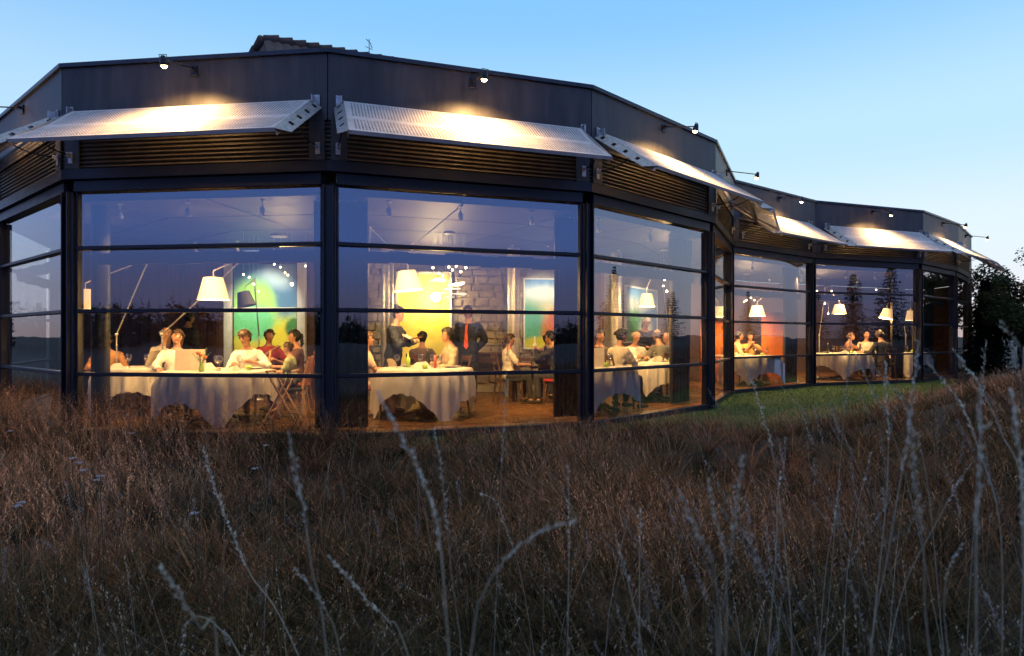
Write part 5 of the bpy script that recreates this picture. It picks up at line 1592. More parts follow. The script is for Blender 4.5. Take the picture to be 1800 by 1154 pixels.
def meadow(n_fill, n_tus, n_stem, n_wild, n_fine):
    parts = []
    green = np.array([[.030, .034, .009]]); olive = np.array([[.075, .062, .020]]); straw = np.array([[.40, .225, .085]]); rust = np.array([[.37, .16, .062]])
    def hscale(x, y):
        """height of the growth: lower in the hollow, taller at the foot of the left bays and on the right bank"""
        near = np.clip((7.9 - y) / 2.8, 0, 1)
        left = np.clip((-1.2 - x) / 1.0, 0, 1) * np.clip((y - 6.4) / .8, 0, 1)
        return .60 + .46 * near + .75 * left
    def shade_fade(y):
        """painted shade of deep grass near the camera, fading out towards the building"""
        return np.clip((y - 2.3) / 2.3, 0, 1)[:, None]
    near_shade = np.array([[.42, .50, .40]])  # darkens and slightly greens the near blades, as painted shade
    # undergrowth
    for (n, y0, y1, power) in ((n_fill, .9, 9.5, 1.0), (int(n_fill * .6), 5.0, 19.0, 0)):
        x, y = scatter(n, y0, y1, .95, power)
        ok = in_front(x, y, .12) & (y < tall_limit(x) + RNG.normal(0, .22, len(x))); x, y = x[ok], y[ok]
        z = GZ(x, y); n_ = len(x)
        pt = patch(x, y, 1.4, 3)
        H = RNG.uniform(.10, .34, n_) * hscale(x, y) * (.55 + .75 * pt)
        W = RNG.uniform(.0022, .0042, n_) * (1 + .12 * y)
        k = RNG.random((n_, 1)); g = pt[:, None]
        mixr = np.clip(.15 + .8 * (1 - g) + RNG.normal(0, .25, (n_, 1)), 0, 1)
        tip = (green * 1.6) * (1 - mixr) + (straw * (1 - k) + rust * k) * mixr
        tip = tip * (near_shade + (1 - near_shade) * shade_fade(y))
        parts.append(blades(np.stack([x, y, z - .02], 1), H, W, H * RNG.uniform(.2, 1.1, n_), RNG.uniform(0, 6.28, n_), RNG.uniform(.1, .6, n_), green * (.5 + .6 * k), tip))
    # tussocks: arching blades thrown out from one crown, each tussock with its own colour
    cx, cy = scatter(n_tus, 1.0, 9.3); cx2, cy2 = scatter(n_tus // 2, 5.0, 17, .95, 0)
    cx, cy = np.concatenate([cx, cx2]), np.concatenate([cy, cy2])
    ok = in_front(cx, cy, .30) & (cy < tall_limit(cx) + RNG.normal(-.05, .25, len(cx))); cx, cy = cx[ok], cy[ok]; nt = len(cx)
    kind = RNG.random(nt); size = RNG.uniform(.55, 1.25, nt) * hscale(cx, cy) * (.6 + .6 * patch(cx, cy, 1.0, 12))
    per = 44
    x = np.repeat(cx, per); y = np.repeat(cy, per); sz = np.repeat(size, per); kd = np.repeat(kind, per)[:, None]; n_ = len(x)
    a = RNG.uniform(0, 6.28, n_); rad = np.abs(RNG.normal(0, .035, n_)) * (1 + .1 * y)
    x = x + np.cos(a) * rad; y = y + np.sin(a) * rad
    H = RNG.uniform(.22, .56, n_) * sz
    lean = H * RNG.uniform(.15, 1.25, n_) ** 1.2
    W = RNG.uniform(.0024, .0046, n_) * (1 + .11 * y)
    k = RNG.random((n_, 1))
    kd = kd + .30 * np.clip((y[:, None] - 3.2) / 2.0, -.8, .6)
    colA = np.where(kd < .42, green * 1.35, np.where(kd < .66, olive, np.where(kd < .86, straw * .75, rust * .85)))
    tip = colA * (.75 + .6 * k) + straw * np.clip(RNG.normal(0, .25, (n_, 1)), 0, .6)
    tip = tip * (near_shade + (1 - near_shade) * shade_fade(y))
    parts.append(blades(np.stack([x, y, GZ(x, y) - .02], 1), H, W, lean, a + RNG.normal(0, .35, n_), RNG.uniform(.2, 1.0, n_), colA * .5, tip))
    # long soft straw blades that comb the meadow
    x, y = scatter(n_fine, 1.1, 9.5); xf, yf = scatter(n_fine // 2, 4.5, 18, .95, 0)
    x, y = np.concatenate([x, xf]), np.concatenate([y, yf]); pt = patch(x, y, 1.6, 31)
    ok = in_front(x, y, .2) & (y < tall_limit(x) + RNG.normal(0, .2, len(x))) & (RNG.random(len(x)) < (.2 + pt) * (.40 + .60 * np.clip((y - 2.4) / 2.4, 0, 1))); x, y, pt = x[ok], y[ok], pt[ok]; n_ = len(x)
    H = RNG.uniform(.30, .66, n_) * hscale(x, y) * (.7 + .4 * pt); k = RNG.random((n_, 1))
    tone = .55 + 1.0 * patch(x, y, .95, 44)[:, None]
    H = H * (.62 + .55 * patch(x, y, .95, 44))
    cf = (straw * k + rust * (1 - k)) * (.55 + .75 * RNG.random((n_, 1))) * tone * (near_shade + (1 - near_shade) * shade_fade(y))
    sweep = 2.7 + 1.2 * np.sin(x * .8 + y * .5)
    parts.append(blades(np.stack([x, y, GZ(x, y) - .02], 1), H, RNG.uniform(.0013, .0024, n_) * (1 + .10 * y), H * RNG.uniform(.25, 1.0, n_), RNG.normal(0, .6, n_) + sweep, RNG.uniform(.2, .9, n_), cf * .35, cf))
    # flowering stems with airy rust panicles that tint the top of the meadow towards the building
    x, y = scatter(n_stem, 1.6, 9.5, .95, 0); xf, yf = scatter(int(n_stem * .45), 5.0, 19, .95, 0)
    x, y = np.concatenate([x, xf]), np.concatenate([y, yf])
    pt = patch(x, y, 1.1, 8)
    prob = (.06 + 1.05 * pt ** 1.5) * (.10 + .90 * np.clip((y - 2.6) / 2.4, 0, 1))
    ok = in_front(x, y, .15) & (y < tall_limit(x) + .1) & (RNG.random(len(x)) < prob); x, y, pt = x[ok], y[ok], pt[ok]
    z = GZ(x, y); n_ = len(x)
    H = RNG.uniform(.30, .60, n_) * hscale(x, y) * (.70 + .40 * patch(x, y, .95, 44))
    az = RNG.normal(2.6, 1.1, n_); lean = H * RNG.uniform(.05, .6, n_)
    P = np.stack([x, y, z - .02], 1)
    k = RNG.random((n_, 1))
    cs = np.array([[.26, .15, .06]]) * (.6 + .6 * k); ct = np.array([[.72, .35, .16]]) * (.45 + .8 * k) + np.array([[.10, .08, .05]]) * (RNG.random((n_, 1)) < .25)
    ct = ct * (.55 + .95 * patch(x, y, .95, 44)[:, None]) * (near_shade + (1 - near_shade) * shade_fade(y))
    wst = RNG.uniform(.0009, .0016, n_) * (1 + .12 * y)
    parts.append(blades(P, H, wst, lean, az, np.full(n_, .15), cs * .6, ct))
    d = np.stack([np.cos(az), np.sin(az), np.zeros(n_)], 1)
    M = 11
    for j in range(M):
        t = .60 + .40 * j / M + RNG.uniform(-.02, .02, n_)
        c = P + d * (lean * t ** 1.7)[:, None] + np.stack([np.zeros(n_), np.zeros(n_), H * (t - .075 * t * t)], 1)
        L = H * RNG.uniform(.03, .10, n_) * (1.25 - t * .8)
        a = RNG.uniform(0, 6.28, n_)
        dirv = np.stack([np.cos(a) * .7, np.sin(a) * .7, RNG.uniform(.1, .9, n_)], 1)
        sd = np.stack([-np.sin(a), np.cos(a), np.zeros(n_)], 1) * (wst * 1.05)[:, None]
        e = c + dirv * L[:, None]
        V = np.stack([c - sd * .35, c + sd * .35, e + sd, e - sd], 1).reshape(-1, 3)
        b = np.arange(n_) * 4
        C = np.repeat(ct * RNG.uniform(.7, 1.3, (n_, 1)), 4, 0)
        parts.append((V, np.stack([b, b + 1, b + 2, b + 3], 1), np.zeros((0, 3), int), C))
    # long bleached stems, thinly sown, leaning every way
    x, y = scatter(n_wild, 1.3, 8.5); ok = in_front(x, y, .3) & (y < tall_limit(x)); x, y = x[ok], y[ok]; n_ = len(x)
    H = RNG.uniform(.45, .95, n_) * np.clip(hscale(x, y), .5, 1.0)
    k = RNG.random((n_, 1)); cw = np.array([[.48, .39, .24]]) * (.35 + .75 * k)
    az = RNG.uniform(0, 6.28, n_); lean = H * RNG.uniform(.05, .9, n_); P = np.stack([x, y, GZ(x, y) - .02], 1)
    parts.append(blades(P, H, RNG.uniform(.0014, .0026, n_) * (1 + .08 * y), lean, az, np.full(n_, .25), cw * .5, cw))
    d = np.stack([np.cos(az), np.sin(az), np.zeros(n_)], 1)
    for j in range(14):
        t = .72 + .28 * j / 14 + RNG.uniform(-.01, .01, n_)
        c = P + d * (lean * t ** 1.7)[:, None] + np.stack([np.zeros(n_), np.zeros(n_), H * (t - .125 * t * t)], 1)
        a = RNG.uniform(0, 6.28, n_); L = RNG.uniform(.008, .022, n_)
        e = c + np.stack([np.cos(a) * .5, np.sin(a) * .5, RNG.uniform(.3, 1, n_)], 1) * L[:, None]
        sd = np.stack([-np.sin(a), np.cos(a), np.zeros(n_)], 1) * .0019
        V = np.stack([c, (c + e) / 2 + sd, e, (c + e) / 2 - sd], 1).reshape(-1, 3); b = np.arange(n_) * 4
        parts.append((V, np.stack([b, b + 1, b + 2, b + 3], 1), np.zeros((0, 3), int), np.repeat(cw * 1.15, 4, 0)))
    return join(parts)
V, q, t_, C = meadow(34000, 2000, 21000, 1500, 46000)
o = np_mesh('meadow_grass', V, q, t_, C, M_['grass'])
tag(o, 'tall rust-tipped meadow grass in front of the pavilion', 'grass', kind='stuff')

# mown lawn along the right of the facade
mb = MB(); step = .25; idx = {}
for ix in range(int(18 / step)):
    for iy in range(int(14 / step)):
        x0, y0 = -3 + ix * step, 6.8 + iy * step
        if not (in_front(np.array([x0 + step / 2]), np.array([y0 + step / 2]), .05)[0] and y0 + step > tall_limit(x0 + step / 2) - .2): continue
        q_ = []
        for dx, dy in ((0, 0), (1, 0), (1, 1), (0, 1)):
            key = (ix + dx, iy + dy)
            if key not in idx: idx[key] = len(mb.v); mb.v.append((x0 + dx * step, y0 + dy * step, ground_z(x0 + dx * step, y0 + dy * step) + .006))
            q_.append(idx[key])
        mb.f.append(tuple(q_)); mb.mi.append(0)
tag(mb.build('lawn', M_['lawn'], smooth=True), kind='structure')

n = 52000
x = RNG.uniform(-2, 14.5, n); y = RNG.uniform(6.9, 20, n)
ok = in_front(x, y, .14) & (y > tall_limit(x) - .25); x, y = x[ok], y[ok]; n_ = len(x)
k = RNG.random((n_, 1)); pt = patch(x, y, 2.0, 5)[:, None]
gcol = np.array([[.080, .200, .012]]) * (.6 + .5 * k) * (1 - .4 * pt) + np.array([[.10, .14, .02]]) * (.4 * pt) * k
o = np_mesh('lawn_grass', *blades(np.stack([x, y, GZ(x, y) - .01], 1), RNG.uniform(.03, .075, n_), RNG.uniform(.006, .011, n_), RNG.uniform(.005, .04, n_), RNG.uniform(0, 6.28, n_), np.full(n_, .2), gcol * .8, gcol), M_['grass'])
tag(o, 'short green lawn along the foot of the far wing', 'lawn', kind='stuff')

# rough tussocks of longer dark grass in the mid ground
rt = random.Random(8)
# ------------------------------------------------------------------ single tall seed stalks in the foreground
STALK = [  # label, depth, path from the tip down in photograph pixels, length share of the seed head, thickness
    ('pale seed stalk leaning left in front of the left table', 1.75, [(357, 788), (378, 860), (405, 930), (440, 1010), (505, 1110)], .62, 1.0),
    ('blurred seed stalk below the crossed-leg stand', 1.0, [(508, 765), (521, 830), (533, 890), (548, 1000), (575, 1160)], .42, .8),
    ('thick blurred seed stalk below the middle table', .95, [(664, 690), (708, 772), (745, 850), (772, 950), (790, 1160)], .60, 1.0),
    ('slender seed stalk beside the thick blurred one', 1.5, [(764, 758), (777, 840), (786, 930), (796, 1030), (812, 1160)], .5, .9),
    ('thin straight stalk crossing the right half of the middle bay', 1.9, [(893, 598), (888, 690), (883, 790), (876, 960), (868, 1160)], .42, .7),
    ('small nodding seed head left of the picture centre', 2.2, [(848, 868), (872, 884), (890, 930), (915, 1010), (940, 1160)], .45, .8),
    ('blurred plume leaning right at the bottom centre', .85, [(1004, 918), (938, 942), (888, 985), (850, 1045), (826, 1160)], .55, .9),
    ('thin upright stalk right of the blurred plume', 1.6, [(998, 822), (1000, 900), (1000, 980), (997, 1160)], .45, .5),
    ('short upright seed head over dark grass', 2.0, [(1126, 898), (1125, 940), (1124, 1000), (1122, 1160)], .25, .7),
    ('bent stalk with sparse seeds left of the forked plumes', 1.4, [(1083, 945), (1094, 985), (1110, 1050), (1130, 1160)], .35, .6),
    ('left plume of the forked grass', .92, [(1196, 868), (1222, 930), (1250, 985), (1262, 1060), (1262, 1160)], .55, 1.1),
    ('tall plume of the forked grass', .98, [(1305, 808), (1297, 880), (1286, 960), (1274, 1050), (1266, 1160)], .55, 1.0),
    ('middle plume of the forked grass', 1.05, [(1246, 850), (1258, 910), (1272, 965), (1278, 1060), (1276, 1160)], .45, .8),
    ('lone seed stalk in front of the lawn', 2.3, [(1311, 640), (1328, 690), (1344, 740), (1357, 790), (1380, 960), (1392, 1160)], .30, 1.0),
    ('small seed head below the lone stalk', 2.1, [(1371, 832), (1369, 850), (1366, 890), (1362, 1000)], .25, .7),
    ('upright seed stalk against the far wing table', 2.0, [(1495, 590), (1492, 640), (1486, 700), (1478, 800), (1462, 1000), (1450, 1160)], .26, .9),
    ('leaning seed stalk left of the man in black', 1.9, [(1504, 625), (1530, 680), (1556, 730), (1590, 830), (1630, 1010)], .34, 1.0),
    ('seed stalk crossing the man in black', 1.7, [(1556, 640), (1558, 700), (1562, 760), (1556, 900), (1530, 1160)], .26, .9),
    ('thick seed stalk rising in front of the last corner post', 1.3, [(1613, 603), (1608, 660), (1600, 730), (1590, 800), (1560, 980), (1530, 1160)], .42, 1.05),
    ('dense blurred plume below the last corner post', .95, [(1598, 730), (1604, 800), (1612, 880), (1624, 980), (1636, 1160)], .62, 1.1),
    ('seed stalk bending over the far wing', 1.8, [(1536, 648), (1576, 690), (1600, 740), (1630, 850), (1660, 1160)], .34, .9),
    ('seed stalk leaning past the last bay', 1.8, [(1634, 642), (1664, 678), (1690, 712), (1720, 790), (1760, 950)], .40, .9),
    ('wide blurred plume near the right edge', .85, [(1722, 682), (1724, 760), (1722, 850), (1716, 960), (1716, 1160)], .55, 1.1),
    ('plume half cut off by the right edge', .90, [(1778, 690), (1790, 770), (1796, 860), (1800, 1000), (1806, 1160)], .5, 1.05),
    ('pale stem crossing the upper right bushes', 1.1, [(1762, 568), (1784, 600), (1806, 640), (1860, 760)], .45, .8),
    ('upright seed head in front of the dark bushes', 1.9, [(1733, 600), (1730, 640), (1726, 700), (1716, 860), (1700, 1160)], .24, 1.0),
    ('thin seed head right of the dark bushes', 1.8, [(1780, 605), (1788, 640), (1796, 690), (1812, 820)], .35, .9),
    ('seed stalk leaning right beside the last bay', 1.6, [(1677, 618), (1702, 652), (1718, 672), (1760, 760), (1800, 900)], .32, 1.0),
    ('blurred stalk in the lower left corner', .85, [(284, 1002), (318, 1050), (352, 1104), (382, 1160)], .70, 1.2),
    ('seed stalk right of the lower left corner', 1.3, [(520, 1002), (548, 1036), (574, 1076), (600, 1160)], .55, .8),
    ('leaning stalk in the lower middle', 1.2, [(580, 982), (615, 1020), (650, 1062), (680, 1090), (720, 1160)], .60, .95),
    ('curled dry stalk at the lower left', 1.5, [(322, 1130), (330, 1094), (352, 1084), (386, 1106), (430, 1170)], .35, .7),
    ('thin straw stem crossing the dark right meadow', 1.7, [(1690, 840), (1640, 930), (1590, 1030), (1560, 1160)], .15, .5),
    ('pair-leaning straw stem right of the forked plumes', 1.9, [(1476, 850), (1466, 920), (1452, 1000), (1440, 1160)], .30, .6),
    ('short seed stalk at the foot of the lawn', 2.5, [(1530, 798), (1520, 840), (1506, 900), (1490, 1000)], .35, .7),
    ('drooping seed stalk at the lower right', 1.2, [(1690, 960), (1668, 1000), (1660, 1060), (1668, 1160)], .4, .7),
]
straw_m = mat('straw_stem', (.38, .31, .18), .7, 0, .2, 30)
seed_m = mat('seed_husk', (.88, .76, .54), .75, 0, .22, 60)
def catmull(pts, k):
    out = []
    P = [pts[0]] + pts + [pts[-1]]
    for i in range(1, len(P) - 2):
        for j in range(k):
            t = j / k
            a, b, c, d = P[i - 1], P[i], P[i + 1], P[i + 2]
            out.append(.5 * ((2 * b) + (c - a) * t + (2 * a - 5 * b + 4 * c - d) * t * t + (3 * b - a - 3 * c + d) * t ** 3))
    out.append(P[-2]); return out
for si, (lab, dep, path, share, th) in enumerate(STALK):
    rr = random.Random(100 + si)
    bow = rr.uniform(-.14, .14)
    n_ = len(path)
    pts = [at(px, py, dep * (1 + bow * (k / (n_ - 1)) ** 1.5)) for k, (px, py) in enumerate(path)]
    # carry the stem on to the ground
    last = pts[-1]; dirn = (pts[-1] - pts[-2]).normalized()
    gz = ground_z(last.x, last.y)
    if last.z > gz + .02:
        run = (last.z - gz)
        pts.append(Vector((last.x + dirn.x * run * .35, last.y + rr.uniform(-.05, .05), gz + run * .45)))
        f = Vector((last.x + dirn.x * run * .5, last.y + rr.uniform(-.06, .06), 0)); f.z = ground_z(f.x, f.y) - .02; pts.append(f)
    cur = catmull(pts, 7)
    base = cur[-1]
    t = thing('seed_stalk', lab, 'grass stalk', base, 0, 'single tall grass stalks in the foreground')
    N = len(cur)
    m = MB(); m.tube([p - base for p in cur[::-1]], [.0012 * (.75 + .25 * th) * (1 - .60 * k / (N - 1)) + .0003 for k in range(N)], 5)
    m.build('stem', straw_m, t)
    # seed head: overlapping husks round the upper part of the stem
    seg = [0.0]
    for a, b in zip(cur[:-1], cur[1:]): seg.append(seg[-1] + (b - a).length)
    vis = sum((at(*a, dep) - at(*b, dep)).length for a, b in zip(path[:-1], path[1:]))
    Lh = vis * share
    def on(s):
        for k in range(len(seg) - 1):
            if seg[k + 1] >= s:
                f = (s - seg[k]) / max(1e-6, seg[k + 1] - seg[k]); return cur[k].lerp(cur[k + 1], f), (cur[k] - cur[k + 1]).normalized()
        return cur[-1], (cur[-2] - cur[-1]).normalized()
    m = MB(); s = 0.0
    ph1, ph2 = rr.uniform(0, 6.28), rr.uniform(0, 6.28)
    kk = dep ** .45
    while s < Lh:
        p, tg = on(s)
        f = s / Lh
        env = (min(1, f * 3.2 + .22) * (1 - max(0, f - .62) / .38 * .55)) * (.66 + .34 * math.sin(f * 23 + ph1) * math.sin(f * 9 + ph2))
        side = tg.orthogonal().normalized(); side = Matrix.Rotation(rr.uniform(0, 6.28), 3, tg) @ side
        bl = rr.uniform(.25, 1.0) ** 1.4 * .024 * env * (.5 + .5 * th) * kk             # a branchlet leaves the stem
        spread = rr.uniform(.15, .75)
        tipb = p + (tg + side * spread).normalized() * bl
        wv = tg.cross(side).normalized()
        m.add([p - wv * .0003 - base, p + wv * .0003 - base, tipb - base], [(0, 1, 2)])
        for j in range(rr.randint(2, 5)):                                           # husks bunched towards its end
            c0 = p.lerp(tipb, rr.uniform(.45, 1.0)) + wv * rr.uniform(-.0012, .0012)
            L = rr.uniform(.0045, .0095) * (.75 + .3 * th) * kk
            dv = (tg + side * rr.uniform(-.2, .8) + wv * rr.uniform(-.5, .5)).normalized()
            e = c0 + dv * L
            w = dv.cross(side).normalized() * rr.uniform(.0006, .0011) * kk
            mid = c0.lerp(e, .45)
            m.add([c0 - base, mid + w - base, e - base, mid - w - base, mid + side * .0007 - base], [(0, 1, 4), (1, 2, 4), (2, 3, 4), (3, 0, 4)])
        s += rr.uniform(.0022, .0085) * dep ** .5 / max(.6, th)
    m.build('seed_head', seed_m, t)

# the many thinner stalks among them, too many to tell apart
def wild_stalks(n, seed):
    r = np.random.default_rng(seed); parts = []
    y = r.uniform(1.1, 4.2, n); side_ = r.random(n)
    x = np.where(side_ < .62, y * r.uniform(.42, .95, n), y * r.uniform(-.9, .5, n))
    H = np.where(side_ < .62, r.uniform(.9, 1.45, n), r.uniform(.55, 1.0, n)); z = GZ(x, y)
    az = r.normal(2.9, 1.0, n); lean = H * r.uniform(.05, .5, n); P = np.stack([x, y, z - .02], 1)
    k = r.random((n, 1)); cw = np.array([[.30, .25, .165]]) * (.5 + .6 * k); ch = np.array([[.48, .41, .31]]) * (.5 + .6 * k)
    parts.append(blades(P, H, r.uniform(.0016, .0024, n), lean, az, np.full(n, .12), cw * .6, cw, np.zeros(n)))
    d = np.stack([np.cos(az), np.sin(az), np.zeros(n)], 1); share = r.uniform(.10, .24, n)
    for j in range(90):
        t = 1 - share * r.random(n)
        c = P + d * (lean * t ** 1.7)[:, None] + np.stack([np.zeros(n), np.zeros(n), H * (t - .06 * t * t)], 1)
        f = (1 - t) / share; env = np.sin(np.clip(f * .95 + .06, 0, 1) * np.pi) ** .6
        a = r.uniform(0, 6.28, n); rad = .0075 * env * r.random(n) * y ** .3
        c = c + np.stack([np.cos(a) * rad, np.sin(a) * rad, np.zeros(n)], 1)
        L = r.uniform(.005, .011, n) * y ** .3
        e = c + np.stack([np.cos(a) * .45, np.sin(a) * .45, np.full(n, .9)], 1) * L[:, None]
        sd = np.stack([-np.sin(a), np.cos(a), np.zeros(n)], 1) * (.0009 * y ** .3)[:, None]
        V = np.stack([c, (c + e) / 2 + sd, e, (c + e) / 2 - sd], 1).reshape(-1, 3); b = np.arange(n) * 4
        parts.append((V, np.stack([b, b + 1, b + 2, b + 3], 1), np.zeros((0, 3), int), np.repeat(ch * r.uniform(.7, 1.2, (n, 1)), 4, 0)))
    return join(parts)
o = np_mesh('seed_grass', *wild_stalks(120, 77), M_['grass'])
tag(o, 'thin pale seed grass scattered over the near meadow, densest at the right', 'grass', kind='stuff')

# white yarrow heads in the left meadow
yar = mat('yarrow_white', (.40, .40, .38), .8, 0, .1, 60); yst = mat('yarrow_stem', (.05, .055, .025), .8, 0, .2, 30)
for k, (px, py, dep, lab) in enumerate([(127, 806, 4.0, 'highest white yarrow head of the left cluster'), (139, 814, 3.9, 'second white yarrow head of the left cluster'), (147, 827, 3.8, 'middle white yarrow head of the left cluster'),
        (176, 837, 3.7, 'rightmost white yarrow head of the left cluster'), (169, 844, 3.6, 'lowest white yarrow head of the left cluster'), (38, 884, 3.4, 'white yarrow head low at the left edge'), (30, 890, 3.3, 'smaller white yarrow head low at the left edge'),
        (18, 758, 5.6, 'white yarrow head high at the left edge'), (232, 762, 5.8, 'white yarrow head under the left table'), (448, 824, 4.2, 'white yarrow head right of the leaning stalk'), (342, 903, 3.2, 'lone white yarrow head in dark grass'), (467, 783, 5.0, 'white yarrow head below the crossed-leg stand')]):
    p = at(px, py, dep); gz = ground_z(p.x, p.y)
    t = thing('yarrow', lab, 'flower', (p.x + .03, p.y, gz), 0, 'white yarrow in the meadow')
    o0 = Vector((p.x + .03, p.y, gz)); top = p - o0; rr = random.Random(300 + k)
    m = MB(); m.tube([(0, 0, 0), (top.x * .4, 0, top.z * .5), tuple(top - Vector((0, 0, .03)))], [.0025, .002, .0018], 5)
    for j in range(6):
        a = j * 1.05; m.tube([tuple(top - Vector((0, 0, .035))), tuple(top + Vector((.015 * math.cos(a), .015 * math.sin(a), -.004)))], .001, 4)
    m.build('stem', yst, t)
    m = MB()
    for j in range(16):
        a = rr.uniform(0, 6.28); r_ = .021 * math.sqrt(rr.random())
        m.sphere(top + Vector((r_ * math.cos(a), r_ * math.sin(a), rr.uniform(-.002, .004))), (.0048, .0048, .003), 6, 4)
    m.build('flower_head', yar, t)

# ================================================================== TREES
def leaf_cloud(centres, radii, n_each, size, cols, seed, up_bias=.2, flat=1.0):
    """leaf-sized quads spread through overlapping clumps"""
    r = np.random.default_rng(seed)
    Vs, Cs = [], []
    for c, rad in zip(centres, radii):
        n = max(4, int(n_each * (rad ** 2)))
        d = r.normal(size=(n, 3)); d /= np.linalg.norm(d, axis=1)[:, None]
        p = np.array(c)[None] + d * (rad * r.random((n, 1)) ** .45) * np.array([[1, 1, flat]])
        a = r.normal(size=(n, 3)); a /= np.linalg.norm(a, axis=1)[:, None]
        b = np.cross(a, r.normal(size=(n, 3))); b /= np.linalg.norm(b, axis=1)[:, None]
        s = size * r.uniform(.6, 1.4, (n, 1))
        Vs.append(np.stack([p - a * s, p + b * s * .5, p + a * s, p - b * s * .5], 1).reshape(-1, 3))
        col = np.array(cols)[r.integers(0, len(cols), n)] * r.uniform(.6, 1.3, (n, 1))
        Cs.append(np.repeat(col, 4, 0))
    V = np.concatenate(Vs); C = np.concatenate(Cs); b = np.arange(len(V) // 4) * 4
    return V, np.stack([b, b + 1, b + 2, b + 3], 1), np.zeros((0, 3), int), C
def broad_tree(label, loc, h, spread, seed, n=1500, leaf=.05, cols=((.035, .055, .018), (.050, .075, .024), (.026, .042, .014)), group='bushes and trees at the right'):
    r = random.Random(seed); x, y = loc; z = ground_z(x, y)
    t = thing('broadleaf_tree', label, 'tree', (x, y, z), 0, group)
    m = MB(); cen, rad = [], []
    trunk = [(0, 0, -.1), (.05, .02, h * .22), (.02, -.04, h * .45), (.08, 0, h * .75)]
    m.tube(trunk, [.09 * h / 4, .07 * h / 4, .05 * h / 4, .015], 8)
    for k in range(15):
        b0 = Vector(trunk[1]).lerp(Vector(trunk[3]), r.random()); a = r.uniform(0, 6.28); L = spread * r.uniform(.5, 1.05)
        e = b0 + Vector((math.cos(a) * L, math.sin(a) * L, h * r.uniform(.08, .30)))
        e.z = min(e.z, h)
        m.tube([b0, b0.lerp(e, .5) + Vector((0, 0, -.06)), e], [.025 * h / 4, .016 * h / 4, .004], 5)
        for j in range(5):
            q = b0.lerp(e, .35 + .17 * j) + Vector((r.uniform(-.3, .3), r.uniform(-.3, .3), r.uniform(-.15, .35))) * (spread * .35)
            cen.append(tuple(q)); rad.append(r.uniform(.16, .34) * spread * .62)
            m.tube([b0.lerp(e, .3 + .15 * j), q], [.007, .003], 4)
    m.build('trunk', M_['bark'], t)
    V, q, tt, C = leaf_cloud(cen, rad, n, leaf, cols, seed)
    o = np_mesh('crown', V, q, tt, C, M_['leaf']); o.parent = t
    return t
def spruce(label, loc, h, seed, spread=.26, dens=1.0, group='spruces around the meadow', cols=((.010, .020, .011), (.014, .026, .012), (.008, .015, .009))):
    r = np.random.default_rng(seed); x, y = loc; z = ground_z(x, y)
    t = thing('spruce_tree', label, 'tree', (x, y, z), 0, group)
    m = MB(); m.tube([(0, 0, -.1), (0, 0, h * .5), (0, 0, h)], [.035 * h / 2, .018 * h / 2, .004], 7); m.build('trunk', M_['bark'], t)
    Vs, Cs = [], []
    tiers = int(22 * dens + h * 2.4)
    for k in range(tiers):
        f = k / tiers; zz = h * (.08 + .92 * f); R_ = h * spread * (1 - f) ** .9 * r.uniform(.8, 1.15) + .03
        nb = int(9 + 8 * (1 - f))
        for a in np.linspace(0, 6.28, nb, endpoint=False) + r.uniform(0, 1):
            L = R_ * r.uniform(.7, 1.12); n = int(10 * dens + 12 * (1 - f))
            s = r.random(n) ** .8
            c = np.stack([np.cos(a) * L * s, np.sin(a) * L * s, zz - L * .32 * s + .12 * L * s * s + r.normal(0, .02 * h / 5, n)], 1)
            wv = np.stack([-np.sin(a) * np.ones(n), np.cos(a) * np.ones(n), r.normal(-.25, .3, n)], 1) * (h * .018 * r.uniform(.7, 1.5, (n, 1)))
            lv = np.stack([np.cos(a) * np.ones(n), np.sin(a) * np.ones(n), r.normal(-.3, .25, n)], 1) * (h * .017)
            sg = np.where(r.random(n) < .5, -1, 1)[:, None]
            Vs.append(np.stack([c, c + wv * sg + lv * .5, c + wv * sg * 1.3 + lv, c + lv * .8], 1).reshape(-1, 3))
            Cs.append(np.repeat(np.array(cols)[r.integers(0, 3, n)] * r.uniform(.7, 1.3, (n, 1)), 4, 0))
    V = np.concatenate(Vs); C = np.concatenate(Cs); b = np.arange(len(V) // 4) * 4
    o = np_mesh('crown', V, np.stack([b, b + 1, b + 2, b + 3], 1), np.zeros((0, 3), int), C, M_['leaf']); o.parent = t
    return t
broad_tree('loose dark bush with airy twigs at the right picture edge', (17.5, 21.6), 4.15, 2.3, 41, 1500, .055)
broad_tree('low dark shrub below the bush at the right edge', (16.9, 20.2), 2.4, 1.9, 42, 2600, .05)
broad_tree('tall dark tree beyond the right picture edge', (22.4, 24.6), 4.9, 2.2, 43, 620, .055)
broad_tree('low shrub at the far right of the meadow bank', (19.5, 19.8), 1.7, 1.6, 44, 1600, .05)
broad_tree('lamp-lit green shrub beside the end of the far wing', (15.9, 20.9), 1.55, .55, 45, 2600, .035, ((.06, .12, .02), (.09, .15, .03), (.04, .08, .015)))
spruce('dark columnar conifer at the end of the far wing', (15.55, 20.55), 3.2, 46, .23, 2.0)
# spruces to the right of the meadow, mirrored in the third bay and the far wing
for k, (x, y, h) in enumerate([(24.5, 12.4, 5.4), (31, 16.8, 4.2), (34, 15.0, 4.0), (33, 11.0, 5.6), (36, 6.0, 6.4), (40, 14, 4.6), (30, 2.0, 5.6), (26.5, 8.0, 3.8)]):
    spruce(['spruce tree nearest the far wing, mirrored in its glass', 'spruce tree mirrored beside the nearest one', 'small spruce between the two mirrored ones', 'tall spruce right of the meadow bank', 'tall spruce at the far right of the meadow', 'distant spruce behind the right hand row',
            'spruce tree level with the camera far to the right', 'small spruce in front of the right hand row'][k], (x, y), h * .74, 60 + k, .28, .7)
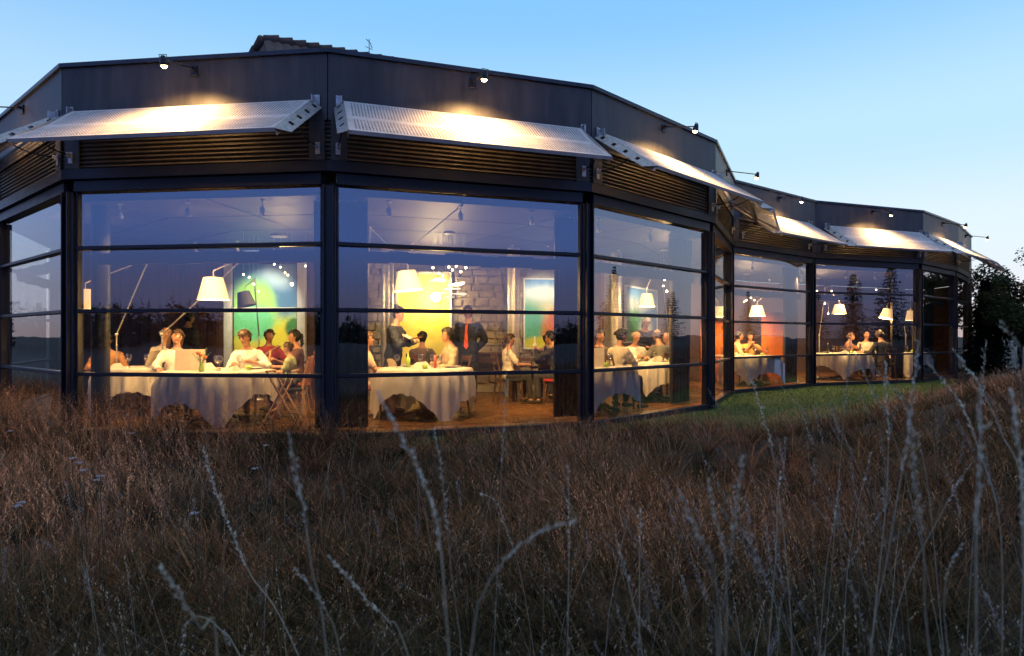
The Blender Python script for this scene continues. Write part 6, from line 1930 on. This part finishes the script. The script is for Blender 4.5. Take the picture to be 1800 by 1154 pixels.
# the forest edge behind the camera that the front bays mirror
def forest(seed, n, a0, a1, d0, d1, h0, h1):
    r = np.random.default_rng(seed); Vs, Cs = [], []
    for k in range(n):
        a = r.uniform(a0, a1); D = r.uniform(d0, d1); x, y = D * np.cos(a), D * np.sin(a)
        h = r.uniform(h0, h1) * (1.0 + .13 * np.sin(a * 9) + .10 * np.sin(a * 23)) * (1.05 if a < R(-95) or a > 0 else .72)
        c = np.array([.012, .02, .011]) * r.uniform(.6, 1.3)
        m_ = 110
        if r.random() < .6:                                   # conifer: ragged cone
            f = r.random(m_) ** 1.3; rad = h * .20 * (1 - f) ** .8 * r.uniform(.3, 1.15, m_); an = r.uniform(0, 6.28, m_)
            p = np.stack([x + np.cos(an) * rad, y + np.sin(an) * rad, h * (.02 + .96 * f)], 1); sz = h * .075 * (1.15 - f)
        else:                                                 # broadleaf: ragged dome
            dv = r.normal(size=(m_, 3)); dv /= np.linalg.norm(dv, axis=1)[:, None]
            p = np.array([[x, y, h * .42]]) + dv * (r.random((m_, 1)) ** .4) * np.array([[h * .38, h * .38, h * .46]]); sz = np.full(m_, h * .07)
        tri = r.normal(size=(m_, 3, 3)) * np.array([1, 1, .8]); tri = p[:, None, :] + tri * (sz * .8)[:, None, None]
        Vs.append(tri.reshape(-1, 3)); Cs.append(np.repeat(c[None], m_ * 3, 0))
    V = np.concatenate(Vs); return V, np.zeros((0, 4), int), np.arange(len(V)).reshape(-1, 3), np.concatenate(Cs)
o = np_mesh('forest', *forest(9, 1000, R(-178), R(-20), 88, 125, 5.4, 7.4), M_['leaf'])
tag(o, 'far spruce forest edge behind the camera, mirrored in the front panes', 'forest', kind='stuff')

o = np_mesh('forest', *forest(19, 200, R(112), R(150), 85, 125, 2.6, 5.2), M_['leaf'])
tag(o, 'low dark wood on the horizon, seen through the left end of the glass', 'forest', kind='stuff')
spruce('small spruce beyond the left end, seen through two panes', (-31, 41), 3.6, 91, .30, .7)
spruce('smaller spruce left of it beyond the left end', (-33.5, 42.5), 2.4, 92, .34, .7)
